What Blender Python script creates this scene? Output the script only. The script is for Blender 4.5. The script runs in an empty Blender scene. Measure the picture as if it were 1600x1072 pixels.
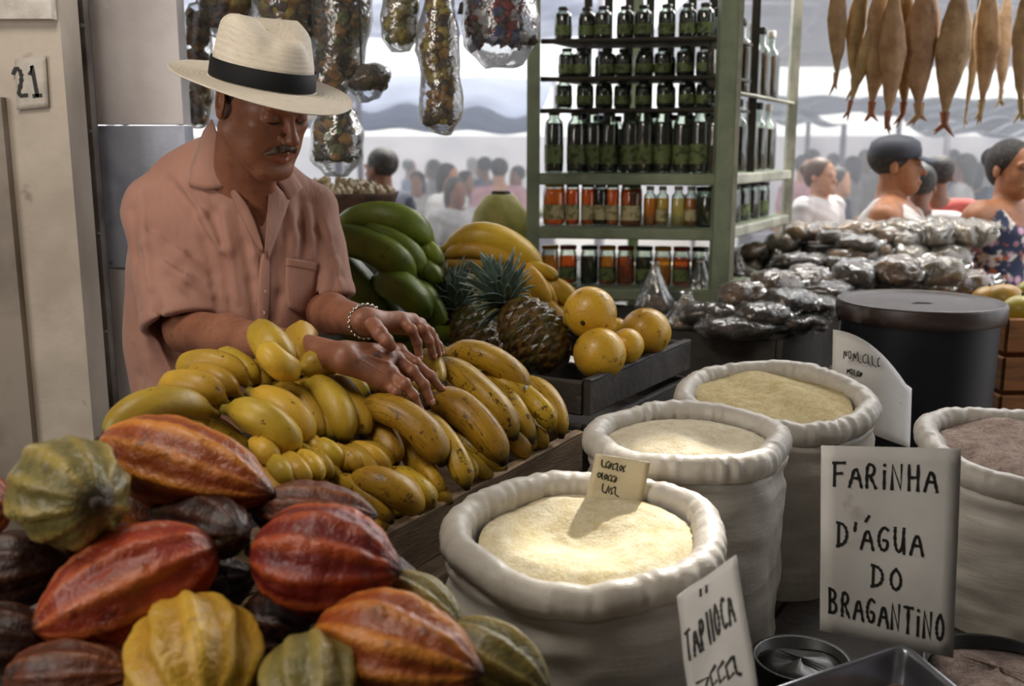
import bpy, math, random
import numpy as np
from mathutils import Vector, Matrix, Euler, noise as mnoise
R = math.radians
scene = bpy.context.scene
COL = scene.collection
rng = random.Random(7)

# ------------------------------------------------------------------ camera
PITCH = R(10.8); FPX = 1555.6; CAMZ = 1.5
cam_d = bpy.data.cameras.new('camera'); cam = bpy.data.objects.new('camera', cam_d)
COL.objects.link(cam)
cam.location = (0, 0, CAMZ); cam.rotation_euler = (R(90) - PITCH, 0, 0)
cam_d.lens = 35; cam_d.sensor_width = 36; cam_d.clip_start = .05; cam_d.clip_end = 200
cam_d.dof.use_dof = True; cam_d.dof.focus_distance = 1.85; cam_d.dof.aperture_fstop = 3.4
scene.camera = cam
# ------------------------------------------------------------------ colour + world + lights
vs = scene.view_settings
vs.view_transform = 'Standard'; vs.look = 'None'; vs.gamma = 1; vs.use_curve_mapping = False
vs.exposure = 0.3
scene.cycles.max_bounces = 6; scene.cycles.diffuse_bounces = 3; scene.cycles.glossy_bounces = 3
scene.cycles.transmission_bounces = 6; scene.cycles.transparent_max_bounces = 24
scene.cycles.use_denoising = True; scene.cycles.sample_clamp_indirect = 4
scene.cycles.volume_bounces = 0
scene.cycles.caustics_reflective = False; scene.cycles.caustics_refractive = False
W = bpy.data.worlds.new('sky'); scene.world = W; W.use_nodes = True
wn = W.node_tree.nodes; wn['Background'].inputs[0].default_value = (.93, .95, 1.0, 1)
wn['Background'].inputs[1].default_value = 1.7

def lamp(kind, name, loc, target, energy, col, **kw):
    d = bpy.data.lights.new(name, kind); d.energy = energy; d.color = col
    for k, v in kw.items(): setattr(d, k, v)
    o = bpy.data.objects.new(name, d); COL.objects.link(o); o.location = loc
    o.rotation_euler = (Vector(target) - Vector(loc)).to_track_quat('-Z', 'Y').to_euler()
    return o
# low sun entering between the roofs from the street behind
lamp('SPOT', 'roof_gap_sun', (1.05, 3.3, 2.75), (0.23, 1.45, .96), 480, (1, .95, .86), spot_size=R(9.5), spot_blend=.6, shadow_soft_size=.03)
lamp('SUN', 'sun', (3, 8, 6), (1.0, 3.0, -3.0), 9.0, (1, .97, .92), angle=R(1.5))
lamp('AREA', 'street_opening', (1.3, 3.9, 2.75), (0.0, 1.6, 1.0), 85, (1, .97, .93), shape='RECTANGLE', size=2.2, size_y=.9)
lamp('AREA', 'overhead_fill', (-.85, 1.0, 2.75), (-.4, 1.9, 1.15), 16, (1, .92, .80), shape='RECTANGLE', size=.7, size_y=.7)  # added warm fill to brighten the vendor and bananas

lamp('AREA', 'vendor_face_fill', (-1.9, .2, 1.75), (-.5, 2.0, 1.4), 15, (1, .93, .86), shape='RECTANGLE', size=.9, size_y=1.0)  # added unseen fill from the left, lifts the vendor's face

# ------------------------------------------------------------------ projection helpers: a pixel of the 1600x1072 frame -> a real place
cp, sp_ = math.cos(PITCH), math.sin(PITCH)
def ray(px, py):
    a = (px - 800) / FPX; b = (536 - py) / FPX
    return np.array([a, cp + b * sp_, -sp_ + b * cp])
def at(px, py, Y):
    d = ray(px, py); t = Y / d[1]
    return np.array([d[0] * t, Y, CAMZ + d[2] * t])
def atz(px, py, Z):
    d = ray(px, py); t = (Z - CAMZ) / d[2]
    return np.array([d[0] * t, d[1] * t, Z])
def atp(px, py, p0, n, lift=0.0):
    d = ray(px, py); n = np.array(n, float); n /= np.linalg.norm(n)
    p = np.array(p0) + n * lift
    t = np.dot(p - np.array([0, 0, CAMZ]), n) / np.dot(d, n)
    return np.array([0, 0, CAMZ]) + d * t
U2 = np.array([.53, .848, 0]); V2 = np.array([-.848, .53, 0])   # the stall's own axes

# ------------------------------------------------------------------ materials
def lin(c):
    if isinstance(c, str):
        c = c.lstrip('#'); c = [int(c[i:i + 2], 16) / 255 for i in (0, 2, 4)]
    return tuple((x / 12.92 if x <= .04045 else ((x + .055) / 1.055) ** 2.4) for x in c) + (1,)
MATS = {}
class NT:
    def __init__(s, name):
        s.m = bpy.data.materials.new(name); s.m.use_nodes = True; s.t = s.m.node_tree; s.t.nodes.clear()
        s.out = s.n('ShaderNodeOutputMaterial')
    def n(s, typ, ins=None, **kw):
        nd = s.t.nodes.new(typ)
        for k, v in kw.items(): setattr(nd, k, v)
        for k, v in (ins or {}).items():
            if hasattr(v, 'is_output') or isinstance(v, bpy.types.NodeSocket): s.t.links.new(v, nd.inputs[k])
            else: nd.inputs[k].default_value = v
        return nd
    def noise(s, vec, scale, detail=4, rough=.55, dist=0):
        return s.n('ShaderNodeTexNoise', {'Vector': vec, 'Scale': scale, 'Detail': detail, 'Roughness': rough, 'Distortion': dist}).outputs[0]
    def ramp(s, fac, lo, hi, a=0., b=1.):
        return s.n('ShaderNodeMapRange', {'Value': fac, 'From Min': lo, 'From Max': hi, 'To Min': a, 'To Max': b}).outputs[0]
    def mix(s, fac, a, b, mode='MIX'):
        nd = s.n('ShaderNodeMix', data_type='RGBA', blend_type=mode)
        for i, v in ((0, fac), (6, a), (7, b)):
            if isinstance(v, bpy.types.NodeSocket): s.t.links.new(v, nd.inputs[i])
            else: nd.inputs[i].default_value = v
        return nd.outputs[2]
    def math(s, op, a, b=0.0):
        nd = s.n('ShaderNodeMath', operation=op)
        for i, v in ((0, a), (1, b)):
            if isinstance(v, bpy.types.NodeSocket): s.t.links.new(v, nd.inputs[i])
            else: nd.inputs[i].default_value = v
        return nd.outputs[0]
    def vec(s, scale=None, uv=False, world=False):
        if world: v = s.n('ShaderNodeNewGeometry').outputs['Position']
        else: v = s.n('ShaderNodeTexCoord').outputs['UV' if uv else 'Object']
        if scale: v = s.n('ShaderNodeVectorMath', {0: v, 1: scale}, operation='MULTIPLY').outputs[0]
        return v
    def rand_shift(s, v):
        r = s.n('ShaderNodeObjectInfo').outputs['Random']
        c = s.n('ShaderNodeCombineXYZ', {0: s.math('MULTIPLY', r, 37.0), 1: s.math('MULTIPLY', r, 11.0), 2: s.math('MULTIPLY', r, 23.)}).outputs[0]
        return s.n('ShaderNodeVectorMath', {0: v, 1: c}, operation='ADD').outputs[0]
def M(name, col, rough=.55, col2=None, s2=6, lo=.4, hi=.65, col3=None, s3=25, lo3=.6, hi3=.7, bump=0, bs=40, bdist=.01,
      metal=0, var=0, spec=.5, sss=0, coat=0, trans=0, alpha=1, emit=None, es=1, scl=None, sheen=0, uv=False, world=False, aniso=None):
    if name in MATS: return MATS[name]
    t = NT(name); v = t.vec(scl, uv=uv, world=world)
    if var or True: v = t.rand_shift(v) if not world else v
    c = lin(col)
    if col2: c = t.mix(t.ramp(t.noise(v, s2), lo, hi), c, lin(col2))
    if col3: c = t.mix(t.ramp(t.noise(v, s3, 3), lo3, hi3), c, lin(col3))
    if var:
        r = t.n('ShaderNodeObjectInfo').outputs['Random']
        nd = t.n('ShaderNodeHueSaturation', {'Hue': t.ramp(r, 0, 1, .5 - var * .06, .5 + var * .06), 'Value': t.ramp(t.math('FRACT', t.math('MULTIPLY', r, 7.3)), 0, 1, 1 - var * .4, 1 + var * .25), 'Saturation': 1.})
        if isinstance(c, tuple): nd.inputs['Color'].default_value = c
        else: t.t.links.new(c, nd.inputs['Color'])
        c = nd.outputs[0]
    b = t.n('ShaderNodeBsdfPrincipled', {'Base Color': c, 'Roughness': rough, 'Metallic': metal, 'Specular IOR Level': spec,
            'Transmission Weight': trans, 'Alpha': alpha, 'Coat Weight': coat, 'Sheen Weight': sheen})
    if sss: b.inputs['Subsurface Weight'].default_value = sss; b.inputs['Subsurface Radius'].default_value = (1, .4, .2); b.inputs['Subsurface Scale'].default_value = .01
    if emit: b.inputs['Emission Color'].default_value = lin(emit); b.inputs['Emission Strength'].default_value = es
    if bump:
        bn = t.n('ShaderNodeBump', {'Height': t.noise(v, bs, 5, .6), 'Strength': bump, 'Distance': bdist})
        t.t.links.new(bn.outputs[0], b.inputs['Normal'])
    t.t.links.new(b.outputs[0], t.out.inputs[0])
    MATS[name] = t.m; return t.m
def film(name, tint='#ffffff', amount=.25, rough=.12, bump=.6, bs=30, white=.08):
    """thin clear plastic: mostly see-through with crinkled gloss"""
    if name in MATS: return MATS[name]
    t = NT(name); v = t.rand_shift(t.vec())
    bn = t.n('ShaderNodeBump', {'Height': t.noise(v, bs, 3, .6, .6), 'Strength': bump, 'Distance': .01}).outputs[0]
    g = t.n('ShaderNodeBsdfGlossy', {'Color': (1, 1, 1, 1), 'Roughness': rough, 'Normal': bn}).outputs[0]
    d = t.n('ShaderNodeBsdfDiffuse', {'Color': lin(tint), 'Normal': bn}).outputs[0]
    tr = t.n('ShaderNodeBsdfTransparent', {'Color': lin(tint)}).outputs[0]
    fr = t.n('ShaderNodeLayerWeight', {'Blend': .3, 'Normal': bn}).outputs[0]
    gd = t.n('ShaderNodeMixShader', {0: white / (amount + white), 1: g, 2: d}).outputs[0]
    fac = t.math('ADD', t.math('MULTIPLY', fr, .75), amount)
    mx = t.n('ShaderNodeMixShader', {0: fac, 1: tr, 2: gd}).outputs[0]
    t.t.links.new(mx, t.out.inputs[0]); MATS[name] = t.m; return t.m

# ------------------------------------------------------------------ object helpers
def offset(p):
    o = np.zeros(3)
    while p is not None: o += np.array(p.location); p = p.parent
    return o
def tag(o, label=None, cat=None, group=None, kind=None):
    if label: o['label'] = label
    if cat: o['category'] = cat
    if group: o['group'] = group
    if kind: o['kind'] = kind
    return o
def thing(name, label, cat, loc=(0, 0, 0), group=None, rot=None):
    o = bpy.data.objects.new(name, None); COL.objects.link(o); o.location = tuple(float(x) for x in loc)
    o.empty_display_size = .05
    if rot is not None: o.rotation_euler = rot
    return tag(o, label, cat, group)
def mesh(name, V, F, smooth=True, uv=None):
    me = bpy.data.meshes.new(name)
    V = np.asarray(V, dtype=np.float32)
    if isinstance(F, np.ndarray) and F.ndim == 2:
        k = F.shape[1]; me.vertices.add(len(V)); me.vertices.foreach_set('co', V.ravel())
        me.loops.add(F.size); me.loops.foreach_set('vertex_index', F.ravel().astype(np.int32))
        me.polygons.add(len(F)); me.polygons.foreach_set('loop_start', np.arange(0, F.size, k, dtype=np.int32))
        me.update(calc_edges=True)
    else: me.from_pydata([tuple(map(float, v)) for v in V], [], [tuple(map(int, f)) for f in F])
    me.polygons.foreach_set('use_smooth', np.full(len(me.polygons), smooth)); 
    if uv is not None:
        l = me.uv_layers.new(name='uv'); idx = np.zeros(len(me.loops), dtype=np.int32); me.loops.foreach_get('vertex_index', idx)
        l.data.foreach_set('uv', np.asarray(uv, dtype=np.float32)[idx].ravel())
    me.update(); return me
def put(name, V, F, m, parent=None, smooth=True, uv=None, local=False, **tg):
    V = np.asarray(V, dtype=float)
    if parent is not None and not local: V = V - offset(parent)
    base = None
    if parent is None and not local:           # origin at the thing's base
        base = np.array([V[:, 0].mean(), V[:, 1].mean(), V[:, 2].min()]); V = V - base
    me = mesh(name, V, F, smooth, uv); me.materials.append(m)
    o = bpy.data.objects.new(name, me); COL.objects.link(o)
    if parent is not None: o.parent = parent
    if base is not None: o.location = tuple(base)
    return tag(o, **tg)
def copy_tree(o, parent=None):
    c = o.copy(); COL.objects.link(c)
    if parent is not None: c.parent = parent
    for ch in list(o.children): copy_tree(ch, c)
    return c
class MB:
    def __init__(s): s.V = []; s.F = []; s.U = []
    def add(s, V, F, uv=None):
        o = sum(len(v) for v in s.V); s.V.append(np.asarray(V, float)); s.F += [tuple(int(i) + o for i in f) for f in F]
        s.U.append(np.asarray(uv, float) if uv is not None else np.zeros((len(V), 2))); return s
    def box(s, c, size, rot=None, bev=0):
        x, y, z = [q / 2 for q in size]; V = np.array([(a * x, b * y, d * z) for a in (-1, 1) for b in (-1, 1) for d in (-1, 1)], float)
        if rot is not None: V = V @ np.array(rot).T
        F = [(0, 1, 3, 2), (4, 6, 7, 5), (0, 4, 5, 1), (2, 3, 7, 6), (0, 2, 6, 4), (1, 5, 7, 3)]
        return s.add(V + np.array(c), F)
    def obj(s, name, m, parent=None, smooth=False, **k):
        return put(name, np.concatenate(s.V), s.F, m, parent, smooth, uv=np.concatenate(s.U), **k)
def nrm(v):
    v = np.asarray(v, float); return v / (np.linalg.norm(v) + 1e-12)
def rotm(ex=0, ey=0, ez=0):
    return np.array(Euler((R(ex), R(ey), R(ez))).to_matrix())
def frame_from(d, up=(0, 0, 1)):
    d = nrm(d); u = np.array(up, float)
    if abs(np.dot(d, nrm(u))) > .98: u = np.array([1., 0, 0])
    s = nrm(np.cross(u, d)); t = np.cross(d, s); return s, t, d
def tube(path, rad, n=10, caps=True, up=(0, 0, 1), flat=1.0, shape=None):
    """loft circles along a path; rad scalar/list; returns V,F,UV (u along, v around)"""
    P = np.asarray(path, float); k = len(P); rad = np.full(k, rad) if np.isscalar(rad) else np.asarray(rad, float)
    V = []; UV = []; s0 = None
    T = np.gradient(P, axis=0)
    for i in range(k):
        s, t, d = frame_from(T[i], up)
        if s0 is not None:
            s = nrm(s0 - d * np.dot(s0, d)); t = np.cross(d, s)
        s0 = s
        for j in range(n):
            a = 2 * math.pi * j / n; q = shape(a, i / (k - 1)) if shape else 1
            V.append(P[i] + rad[i] * q * (math.cos(a) * s + flat * math.sin(a) * t)); UV.append((i / (k - 1), j / n))
    F = [(i * n + j, i * n + (j + 1) % n, (i + 1) * n + (j + 1) % n, (i + 1) * n + j) for i in range(k - 1) for j in range(n)]
    if caps:
        V += [P[0], P[-1]]; UV += [(0, 0), (1, 0)]; a, b = len(V) - 2, len(V) - 1
        F += [(a, (j + 1) % n, j) for j in range(n)] + [(b, (k - 1) * n + j, (k - 1) * n + (j + 1) % n) for j in range(n)]
    return np.array(V), F, np.array(UV)
def lathe(prof, n=24, ax=1.0, ay=1.0, fn=None, closed=True):
    """profile [(r,z)] about z; fn(theta,i,r,z)->(r,z)"""
    V = []; UV = []; k = len(prof)
    for i, (r, z) in enumerate(prof):
        for j in range(n):
            a = 2 * math.pi * j / n; rr, zz = fn(a, i, r, z) if fn else (r, z)
            V.append((rr * math.cos(a) * ax, rr * math.sin(a) * ay, zz)); UV.append((i / max(1, k - 1), j / n))
    F = [(i * n + j, i * n + (j + 1) % n, (i + 1) * n + (j + 1) % n, (i + 1) * n + j) for i in range(k - 1) for j in range(n)]
    if closed:
        for i, fl in ((0, 1), (k - 1, 0)):
            if prof[i][0] > 1e-4:
                V.append((0, 0, V[i * n][2])); UV.append((i / (k - 1), 0)); c = len(V) - 1
                F += [(c, i * n + (j + 1) % n, i * n + j) if fl else (c, i * n + j, i * n + (j + 1) % n) for j in range(n)]
    return np.array(V), F, np.array(UV)
def sheet(P, th):
    """P: grid (a,b,3) -> solid sheet of thickness th"""
    P = np.asarray(P, float); a, b = P.shape[:2]
    du = np.gradient(P, axis=0); dv = np.gradient(P, axis=1); N = np.cross(du, dv); N /= (np.linalg.norm(N, axis=2, keepdims=True) + 1e-12)
    V = np.concatenate([(P + N * th / 2).reshape(-1, 3), (P - N * th / 2).reshape(-1, 3)]); o = a * b
    F = []
    for i in range(a - 1):
        for j in range(b - 1):
            q = (i * b + j, (i + 1) * b + j, (i + 1) * b + j + 1, i * b + j + 1); F.append(q); F.append(tuple(x + o for x in q[::-1]))
    ed = [(i * b, (i + 1) * b) for i in range(a - 1)] + [((a - 1) * b + j, (a - 1) * b + j + 1) for j in range(b - 1)] + \
         [((i + 1) * b + b - 1, i * b + b - 1) for i in range(a - 1)] + [(j + 1, j) for j in range(b - 1)]
    F += [(y, x, x + o, y + o) for x, y in ed]
    uv = np.array([(i / (a - 1), j / (b - 1)) for i in range(a) for j in range(b)]); return V, F, np.concatenate([uv, uv])
def xf(V, loc=(0, 0, 0), rot=None, s=1.0):
    V = np.asarray(V, float) * s
    if rot is not None: V = V @ np.asarray(rot).T
    return V + np.array(loc)
def nz(p, s, seed=0):
    return mnoise.noise(Vector((p[0] * s + seed, p[1] * s + seed * 1.7, p[2] * s - seed)))
def jitter(V, amp, s, seed=0):
    return np.array([v + amp * np.array(mnoise.noise_vector(Vector((v[0] * s + seed, v[1] * s - seed, v[2] * s + 2 * seed)))) for v in V])

# ------------------------------------------------------------------ implicit solids -> one continuous skin (surface nets)
def smin(a, b, k):
    h = np.clip(1 - np.abs(a - b) / k, 0, None); return np.minimum(a, b) - h * h * k * .25
class Clay:
    def __init__(s, xs, ys, zs):
        s.ax = [np.asarray(a, np.float32) for a in (xs, ys, zs)]; s.D = np.full([len(a) for a in s.ax], .5, np.float32)
    def _sub(s, lo, hi):
        sl = [slice(max(0, int(np.searchsorted(a, l)) - 1), int(np.searchsorted(a, h)) + 1) for a, l, h in zip(s.ax, lo, hi)]
        X = s.ax[0][sl[0]][:, None, None]; Y = s.ax[1][sl[1]][None, :, None]; Z = s.ax[2][sl[2]][None, None, :]
        return tuple(sl), X, Y, Z
    def _put(s, sl, d, k, op):
        if d.size == 0: return
        D = s.D[sl]
        if op == 'add': s.D[sl] = smin(D, d, k) if k > 0 else np.minimum(D, d)
        elif op == 'sub': s.D[sl] = -smin(-D, d, k) if k > 0 else np.maximum(D, -d)
    def cap(s, a, b, ra, rb, k=.01, op='add'):
        a = np.array(a, float); b = np.array(b, float); m = max(ra, rb) + k + .02
        sl, X, Y, Z = s._sub(np.minimum(a, b) - m, np.maximum(a, b) + m)
        ab = b - a; L = float(ab @ ab) + 1e-9
        t = np.clip(((X - a[0]) * ab[0] + (Y - a[1]) * ab[1] + (Z - a[2]) * ab[2]) / L, 0, 1)
        d = np.sqrt((X - a[0] - t * ab[0]) ** 2 + (Y - a[1] - t * ab[1]) ** 2 + (Z - a[2] - t * ab[2]) ** 2) - (ra + (rb - ra) * t)
        s._put(sl, d.astype(np.float32), k, op)
    def ell(s, c, r, rot=None, k=.01, op='add'):
        c = np.array(c, float); r = np.array(r, float); m = r.max() + k + .02
        sl, X, Y, Z = s._sub(c - m, c + m)
        x, y, z = X - c[0], Y - c[1], Z - c[2]
        Q = np.eye(3) if rot is None else np.asarray(rot).T
        u = [(Q[i, 0] * x + Q[i, 1] * y + Q[i, 2] * z) for i in range(3)]
        k0 = np.sqrt(sum((u[i] / r[i]) ** 2 for i in range(3))); k1 = np.sqrt(sum((u[i] / r[i] ** 2) ** 2 for i in range(3))) + 1e-9
        s._put(sl, (k0 * (k0 - 1) / k1).astype(np.float32), k, op)
    def fold(s, fn, lo, hi):
        sl, X, Y, Z = s._sub(np.array(lo), np.array(hi)); s.D[sl] += fn(X, Y, Z).astype(np.float32)
    def extract(s):
        D = s.D; S = D < 0; nx, ny, nz_ = D.shape
        c = np.zeros((nx - 1, ny - 1, nz_ - 1), np.int8)
        for i in (0, 1):
            for j in (0, 1):
                for k in (0, 1): c += S[i:nx - 1 + i, j:ny - 1 + j, k:nz_ - 1 + k]
        act = (c > 0) & (c < 8); idx = np.full(act.shape, -1, np.int64); I = np.argwhere(act); idx[act] = np.arange(len(I))
        acc = np.zeros((len(I), 3)); cnt = np.zeros(len(I))
        cor = [(i, j, k) for i in (0, 1) for j in (0, 1) for k in (0, 1)]
        for a in cor:
            for ax in range(3):
                if a[ax]: continue
                b = list(a); b[ax] = 1
                ia = I + np.array(a); ib = I + np.array(b)
                da = D[ia[:, 0], ia[:, 1], ia[:, 2]]; db = D[ib[:, 0], ib[:, 1], ib[:, 2]]; m = (da < 0) != (db < 0)
                t = np.where(m, da / np.where(m, da - db, 1), 0)
                pa = np.stack([s.ax[q][ia[:, q]] for q in range(3)], 1); pb = np.stack([s.ax[q][ib[:, q]] for q in range(3)], 1)
                acc += np.where(m[:, None], pa + (pb - pa) * t[:, None], 0); cnt += m
        V = acc / cnt[:, None]; Fs = []
        for ax in range(3):
            sa = [slice(None)] * 3; sb = [slice(None)] * 3; sa[ax] = slice(0, -1); sb[ax] = slice(1, None)
            A = S[tuple(sa)]; B = S[tuple(sb)]; e = A != B
            o1, o2 = [(1, 2), (2, 0), (0, 1)][ax]
            sl = [slice(None)] * 3; sl[o1] = slice(1, -1); sl[o2] = slice(1, -1); E = np.argwhere(e[tuple(sl)])
            if len(E) == 0: continue
            E[:, o1] += 1; E[:, o2] += 1; fl = A[E[:, 0], E[:, 1], E[:, 2]]
            q = []
            for d1, d2 in ((-1, -1), (0, -1), (0, 0), (-1, 0)):
                G = E.copy(); G[:, o1] += d1; G[:, o2] += d2; q.append(idx[G[:, 0], G[:, 1], G[:, 2]])
            Q = np.stack(q, 1); Q[~fl] = Q[~fl][:, ::-1]; Fs.append(Q)
        F = np.concatenate(Fs); F = F[(F >= 0).all(1)]
        return V, F

# ------------------------------------------------------------------ hand lettering made of pen strokes
GL = {'A': [[(0, 0), (.45, 1), (.9, 0)], [(.18, .38), (.75, .36)]], 'B': [[(.08, 0), (.05, 1)], [(0, 1), (.5, .95), (.62, .78), (.5, .58), (.1, .52)], [(.1, .52), (.6, .45), (.75, .22), (.5, .02), (0, 0)]],
 'C': [[(.75, .85), (.5, 1), (.15, .8), (.05, .4), (.3, .02), (.75, .12)]], 'D': [[(.12, 1), (.1, 0)], [(0, 1), (.5, .95), (.78, .6), (.6, .15), (0, 0)]],
 'E': [[(.7, 1), (.05, 1), (.05, 0), (.7, 0)], [(.05, .52), (.55, .52)]], 'F': [[(.1, 0), (.12, 1)], [(0, .98), (.85, 1)], [(.1, .52), (.65, .55)]],
 'G': [[(.75, .88), (.45, 1), (.12, .75), (.05, .35), (.35, 0), (.72, .12), (.75, .45), (.42, .45)]], 'H': [[(.05, 1), (.08, 0)], [(.7, 1), (.72, 0)], [(.08, .5), (.7, .52)]],
 'I': [[(.15, 1), (.15, 0)]], 'i': [[(.15, .72), (.15, 0)], [(.13, .95), (.18, .98)]], 'N': [[(.05, 0), (.05, 1), (.7, .02), (.72, 1)]],
 'O': [[(.4, 1), (.08, .75), (.05, .3), (.35, 0), (.7, .25), (.72, .7), (.4, 1)]], 'P': [[(.08, 0), (.08, 1), (.6, .9), (.62, .6), (.1, .48)]],
 'R': [[(.08, 0), (.06, 1), (.55, .95), (.65, .72), (.5, .52), (.1, .48)], [(.3, .5), (.75, 0)]], 'T': [[(0, .98), (.8, 1)], [(.4, 1), (.38, 0)]],
 'U': [[(.05, 1), (.05, .35), (.3, 0), (.62, .2), (.7, 1)], [(.7, .6), (.74, 0)]], 'S': [[(.7, .9), (.3, 1), (.08, .75), (.6, .4), (.55, .08), (.05, .05)]],
 '2': [[(.05, .8), (.3, 1), (.6, .85), (.55, .55), (.05, .05), (.7, .05)]], '1': [[(.1, .75), (.35, 1), (.35, 0)], [(.12, 0), (.6, 0)]],
 "'": [[(.15, 1.05), (.08, .72)]], '^': [[(.3, 1.15), (.55, 1.38)]], ' ': [], 'Z': [[(0, .95), (.7, 1), (.1, .05), (.8, .1)]], '8': [[(.4, .5), (.1, .75), (.35, 1), (.6, .75), (.1, .25), (.35, 0), (.65, .25), (.4, .5)]]}
ADV = {'I': .32, 'i': .38, "'": .3, '^': 0, ' ': .6, '1': .75}
def strokes(text, h, gap=.18):
    x = 0; out = []
    for ch in text:
        for st in GL[ch]: out.append([((x + a * .82) * h, b * h) for a, b in st])
        x += ADV.get(ch, .82) + gap if ch != '^' else 0
    return out, (x - gap) * h
def lerp_(a, b, t): return np.asarray(a) + (np.asarray(b) - np.asarray(a)) * t
def lettering(mb, sts, org, ex, ey, en, w, lift=.0012, surf=None):
    """pen strokes as thin raised ribbons on the plane org + ex,ey, normal en"""
    for st in sts:
        st = np.array(st, float)
        if surf is not None:   # more points, so the pen line follows the bent card
            st = np.concatenate([np.stack([lerp_(a, b, t) for t in (0, .34, .67)]) for a, b in zip(st[:-1], st[1:])] + [st[-1:]]) if len(st) == 2 else st
        if len(st) > 4 or (surf is None and len(st) > 3) or (surf is not None and len(st) == 3):   # round the corners
            for _ in range(2):
                q = [st[0]]
                for a, b in zip(st[:-1], st[1:]): q += [a * .75 + b * .25, a * .25 + b * .75]
                q.append(st[-1]); st = np.array(q)
        T = np.gradient(st, axis=0) if len(st) > 2 else np.repeat((st[1] - st[0])[None], 2, 0)
        T /= np.linalg.norm(T, axis=1, keepdims=True) + 1e-9; Nn = np.stack([-T[:, 1], T[:, 0]], 1)
        st[0] -= T[0] * w * .3; st[-1] += T[-1] * w * .3
        ww = np.array([w * (.8 + .25 * math.sin(3 * i + st[0][0] * 90)) for i in range(len(st))])[:, None] / 2
        L, Rr = st + Nn * ww, st - Nn * ww; V = []
        for p, q in zip(L, Rr):
            for pt, hh in ((p, lift), (q, lift), (p, .0002), (q, .0002)): V.append(np.array(org) + ex * pt[0] + ey * pt[1] + en * hh if surf is None else surf(pt[0], pt[1]) + en * hh)
        F = []
        for i in range(len(st) - 1):
            a, b = i * 4, i * 4 + 4; F += [(a, a + 1, b + 1, b), (a + 2, a, b, b + 2), (a + 1, a + 3, b + 3, b + 1)]
        mb.add(V, F)
# ================================================================== SETTING
def slab(name, lo, hi, m, kind='structure', parent=None, **k):
    mb = MB(); c = [(a + b) / 2 for a, b in zip(lo, hi)]; mb.box(c, [b - a for a, b in zip(lo, hi)])
    return mb.obj(name, m, parent, kind=kind, **k) if kind else mb.obj(name, m, parent, **k)
concrete = M('concrete', '#6d6660', .8, '#4d4742', 2.5, bump=.3, bs=30, world=True)
slab('floor', (-9, -3, -.1), (12, 34, 0), concrete)
dark_boards = M('dark_boards', '#4a4038', .7, '#2c2520', 5, scl=(1, 8, 1), bump=.3, bs=20)
for k in range(30):        # boarded roof over the stall
    o = slab('ceiling' if k == 0 else 'roof_board', (-3.2, -2.2 + k * .24, 2.9), (2.6, -2.2 + k * .24 + .225, 2.93), dark_boards) if k == 0 else slab('roof_board', (-3.2, -2.2 + k * .24, 2.9), (2.6, -2.2 + k * .24 + .225, 2.93), dark_boards)
wall_paint = M('wall_paint', '#8d8577', .7, '#7a7266', 3)
slab('wall_back', (-3.3, -2.4, 0), (2.6, -2.3, 2.9), wall_paint)
slab('light_block_right', (2.6, -2.4, 0), (2.7, 1.7, 2.9), wall_paint)  # added out of view to cut ambient light at the front
slab('wall_left', (-3.3, -2.3, 0), (-3.2, 4.2, 2.9), wall_paint)
# numbered pillar ------------------------------------------------------
pil_m = M('pillar_paint', '#c4b8aa', .62, '#aea294', 5, col3='#5a3c28', s3=9, lo3=.7, hi3=.8, bump=.15, bs=60)
xl = at(-160, 300, 2.25)[0]; xr = at(112, 300, 2.25)[0]
pr = thing('pillar', None, None, (0, 2.3, 0)); pr['kind'] = 'structure'
slab('pillar_face', (xl, 2.26, 0), (xr, 2.36, 2.9), pil_m, None, pr)
slab('edge_strip', (at(-60, 300, 2.2)[0], 2.235, 0), (at(2, 300, 2.2)[0], 2.26, 1.62), M('strip', '#9a8f84', .6, '#6a5d52', 4), None, pr)
zc = at(60, 30, 2.24)[2]
slab('capital', (xl, 2.232, zc), (xr - .004, 2.26, 2.9), M('whitewash', '#d8d2ca', .6, '#a9a199', 12, bump=.3, bs=50), None, pr)
# metal gutter pipe and channels between the pillar and the panel
steel = M('steel_channel', '#8f8d92', .38, '#5f5c60', 6, metal=.55, bump=.1)
rust = M('dark_channel', '#4e4a49', .6, '#39302b', 8, col3='#6b4630', s3=10)
g = thing('trim_1', None, None, (-1.03, 2.4, 0)); g['kind'] = 'structure'
x0, x1, x2 = at(106, 300, 2.4)[0], at(128, 300, 2.4)[0], at(152, 300, 2.4)[0]
V, F, U = tube([(x0 + .02, 2.42, 0), (x0 + .02, 2.42, 1.56)], .021, 16); put('lower_pipe', V, F, steel, g)
V, F, U = tube([(x0 + .02, 2.42, 1.56), (x0 + .02, 2.42, 2.9)], .021, 16); put('upper_pipe', V, F, M('whitepipe', '#d9d4cc', .45, '#b5aea6', 6), g)
slab('dark_channel', (x1, 2.4, 0), (x1 + .022, 2.47, 2.9), rust, None, g)
slab('edge_flange', (x1 + .022, 2.4, 0), (x2, 2.43, 2.9), M('flange', '#7d7671', .5, '#4a423d', 7, metal=.3), None, g)
for k in range(9):
    V, F, U = lathe([(0, 0), (.006, 0), (.005, .004), (0, .005)], 8); put('rivet', xf(V, ((x1 + x2) / 2 + .012, 2.4, .35 + k * .24), rotm(90)), F, steel, g)
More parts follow.
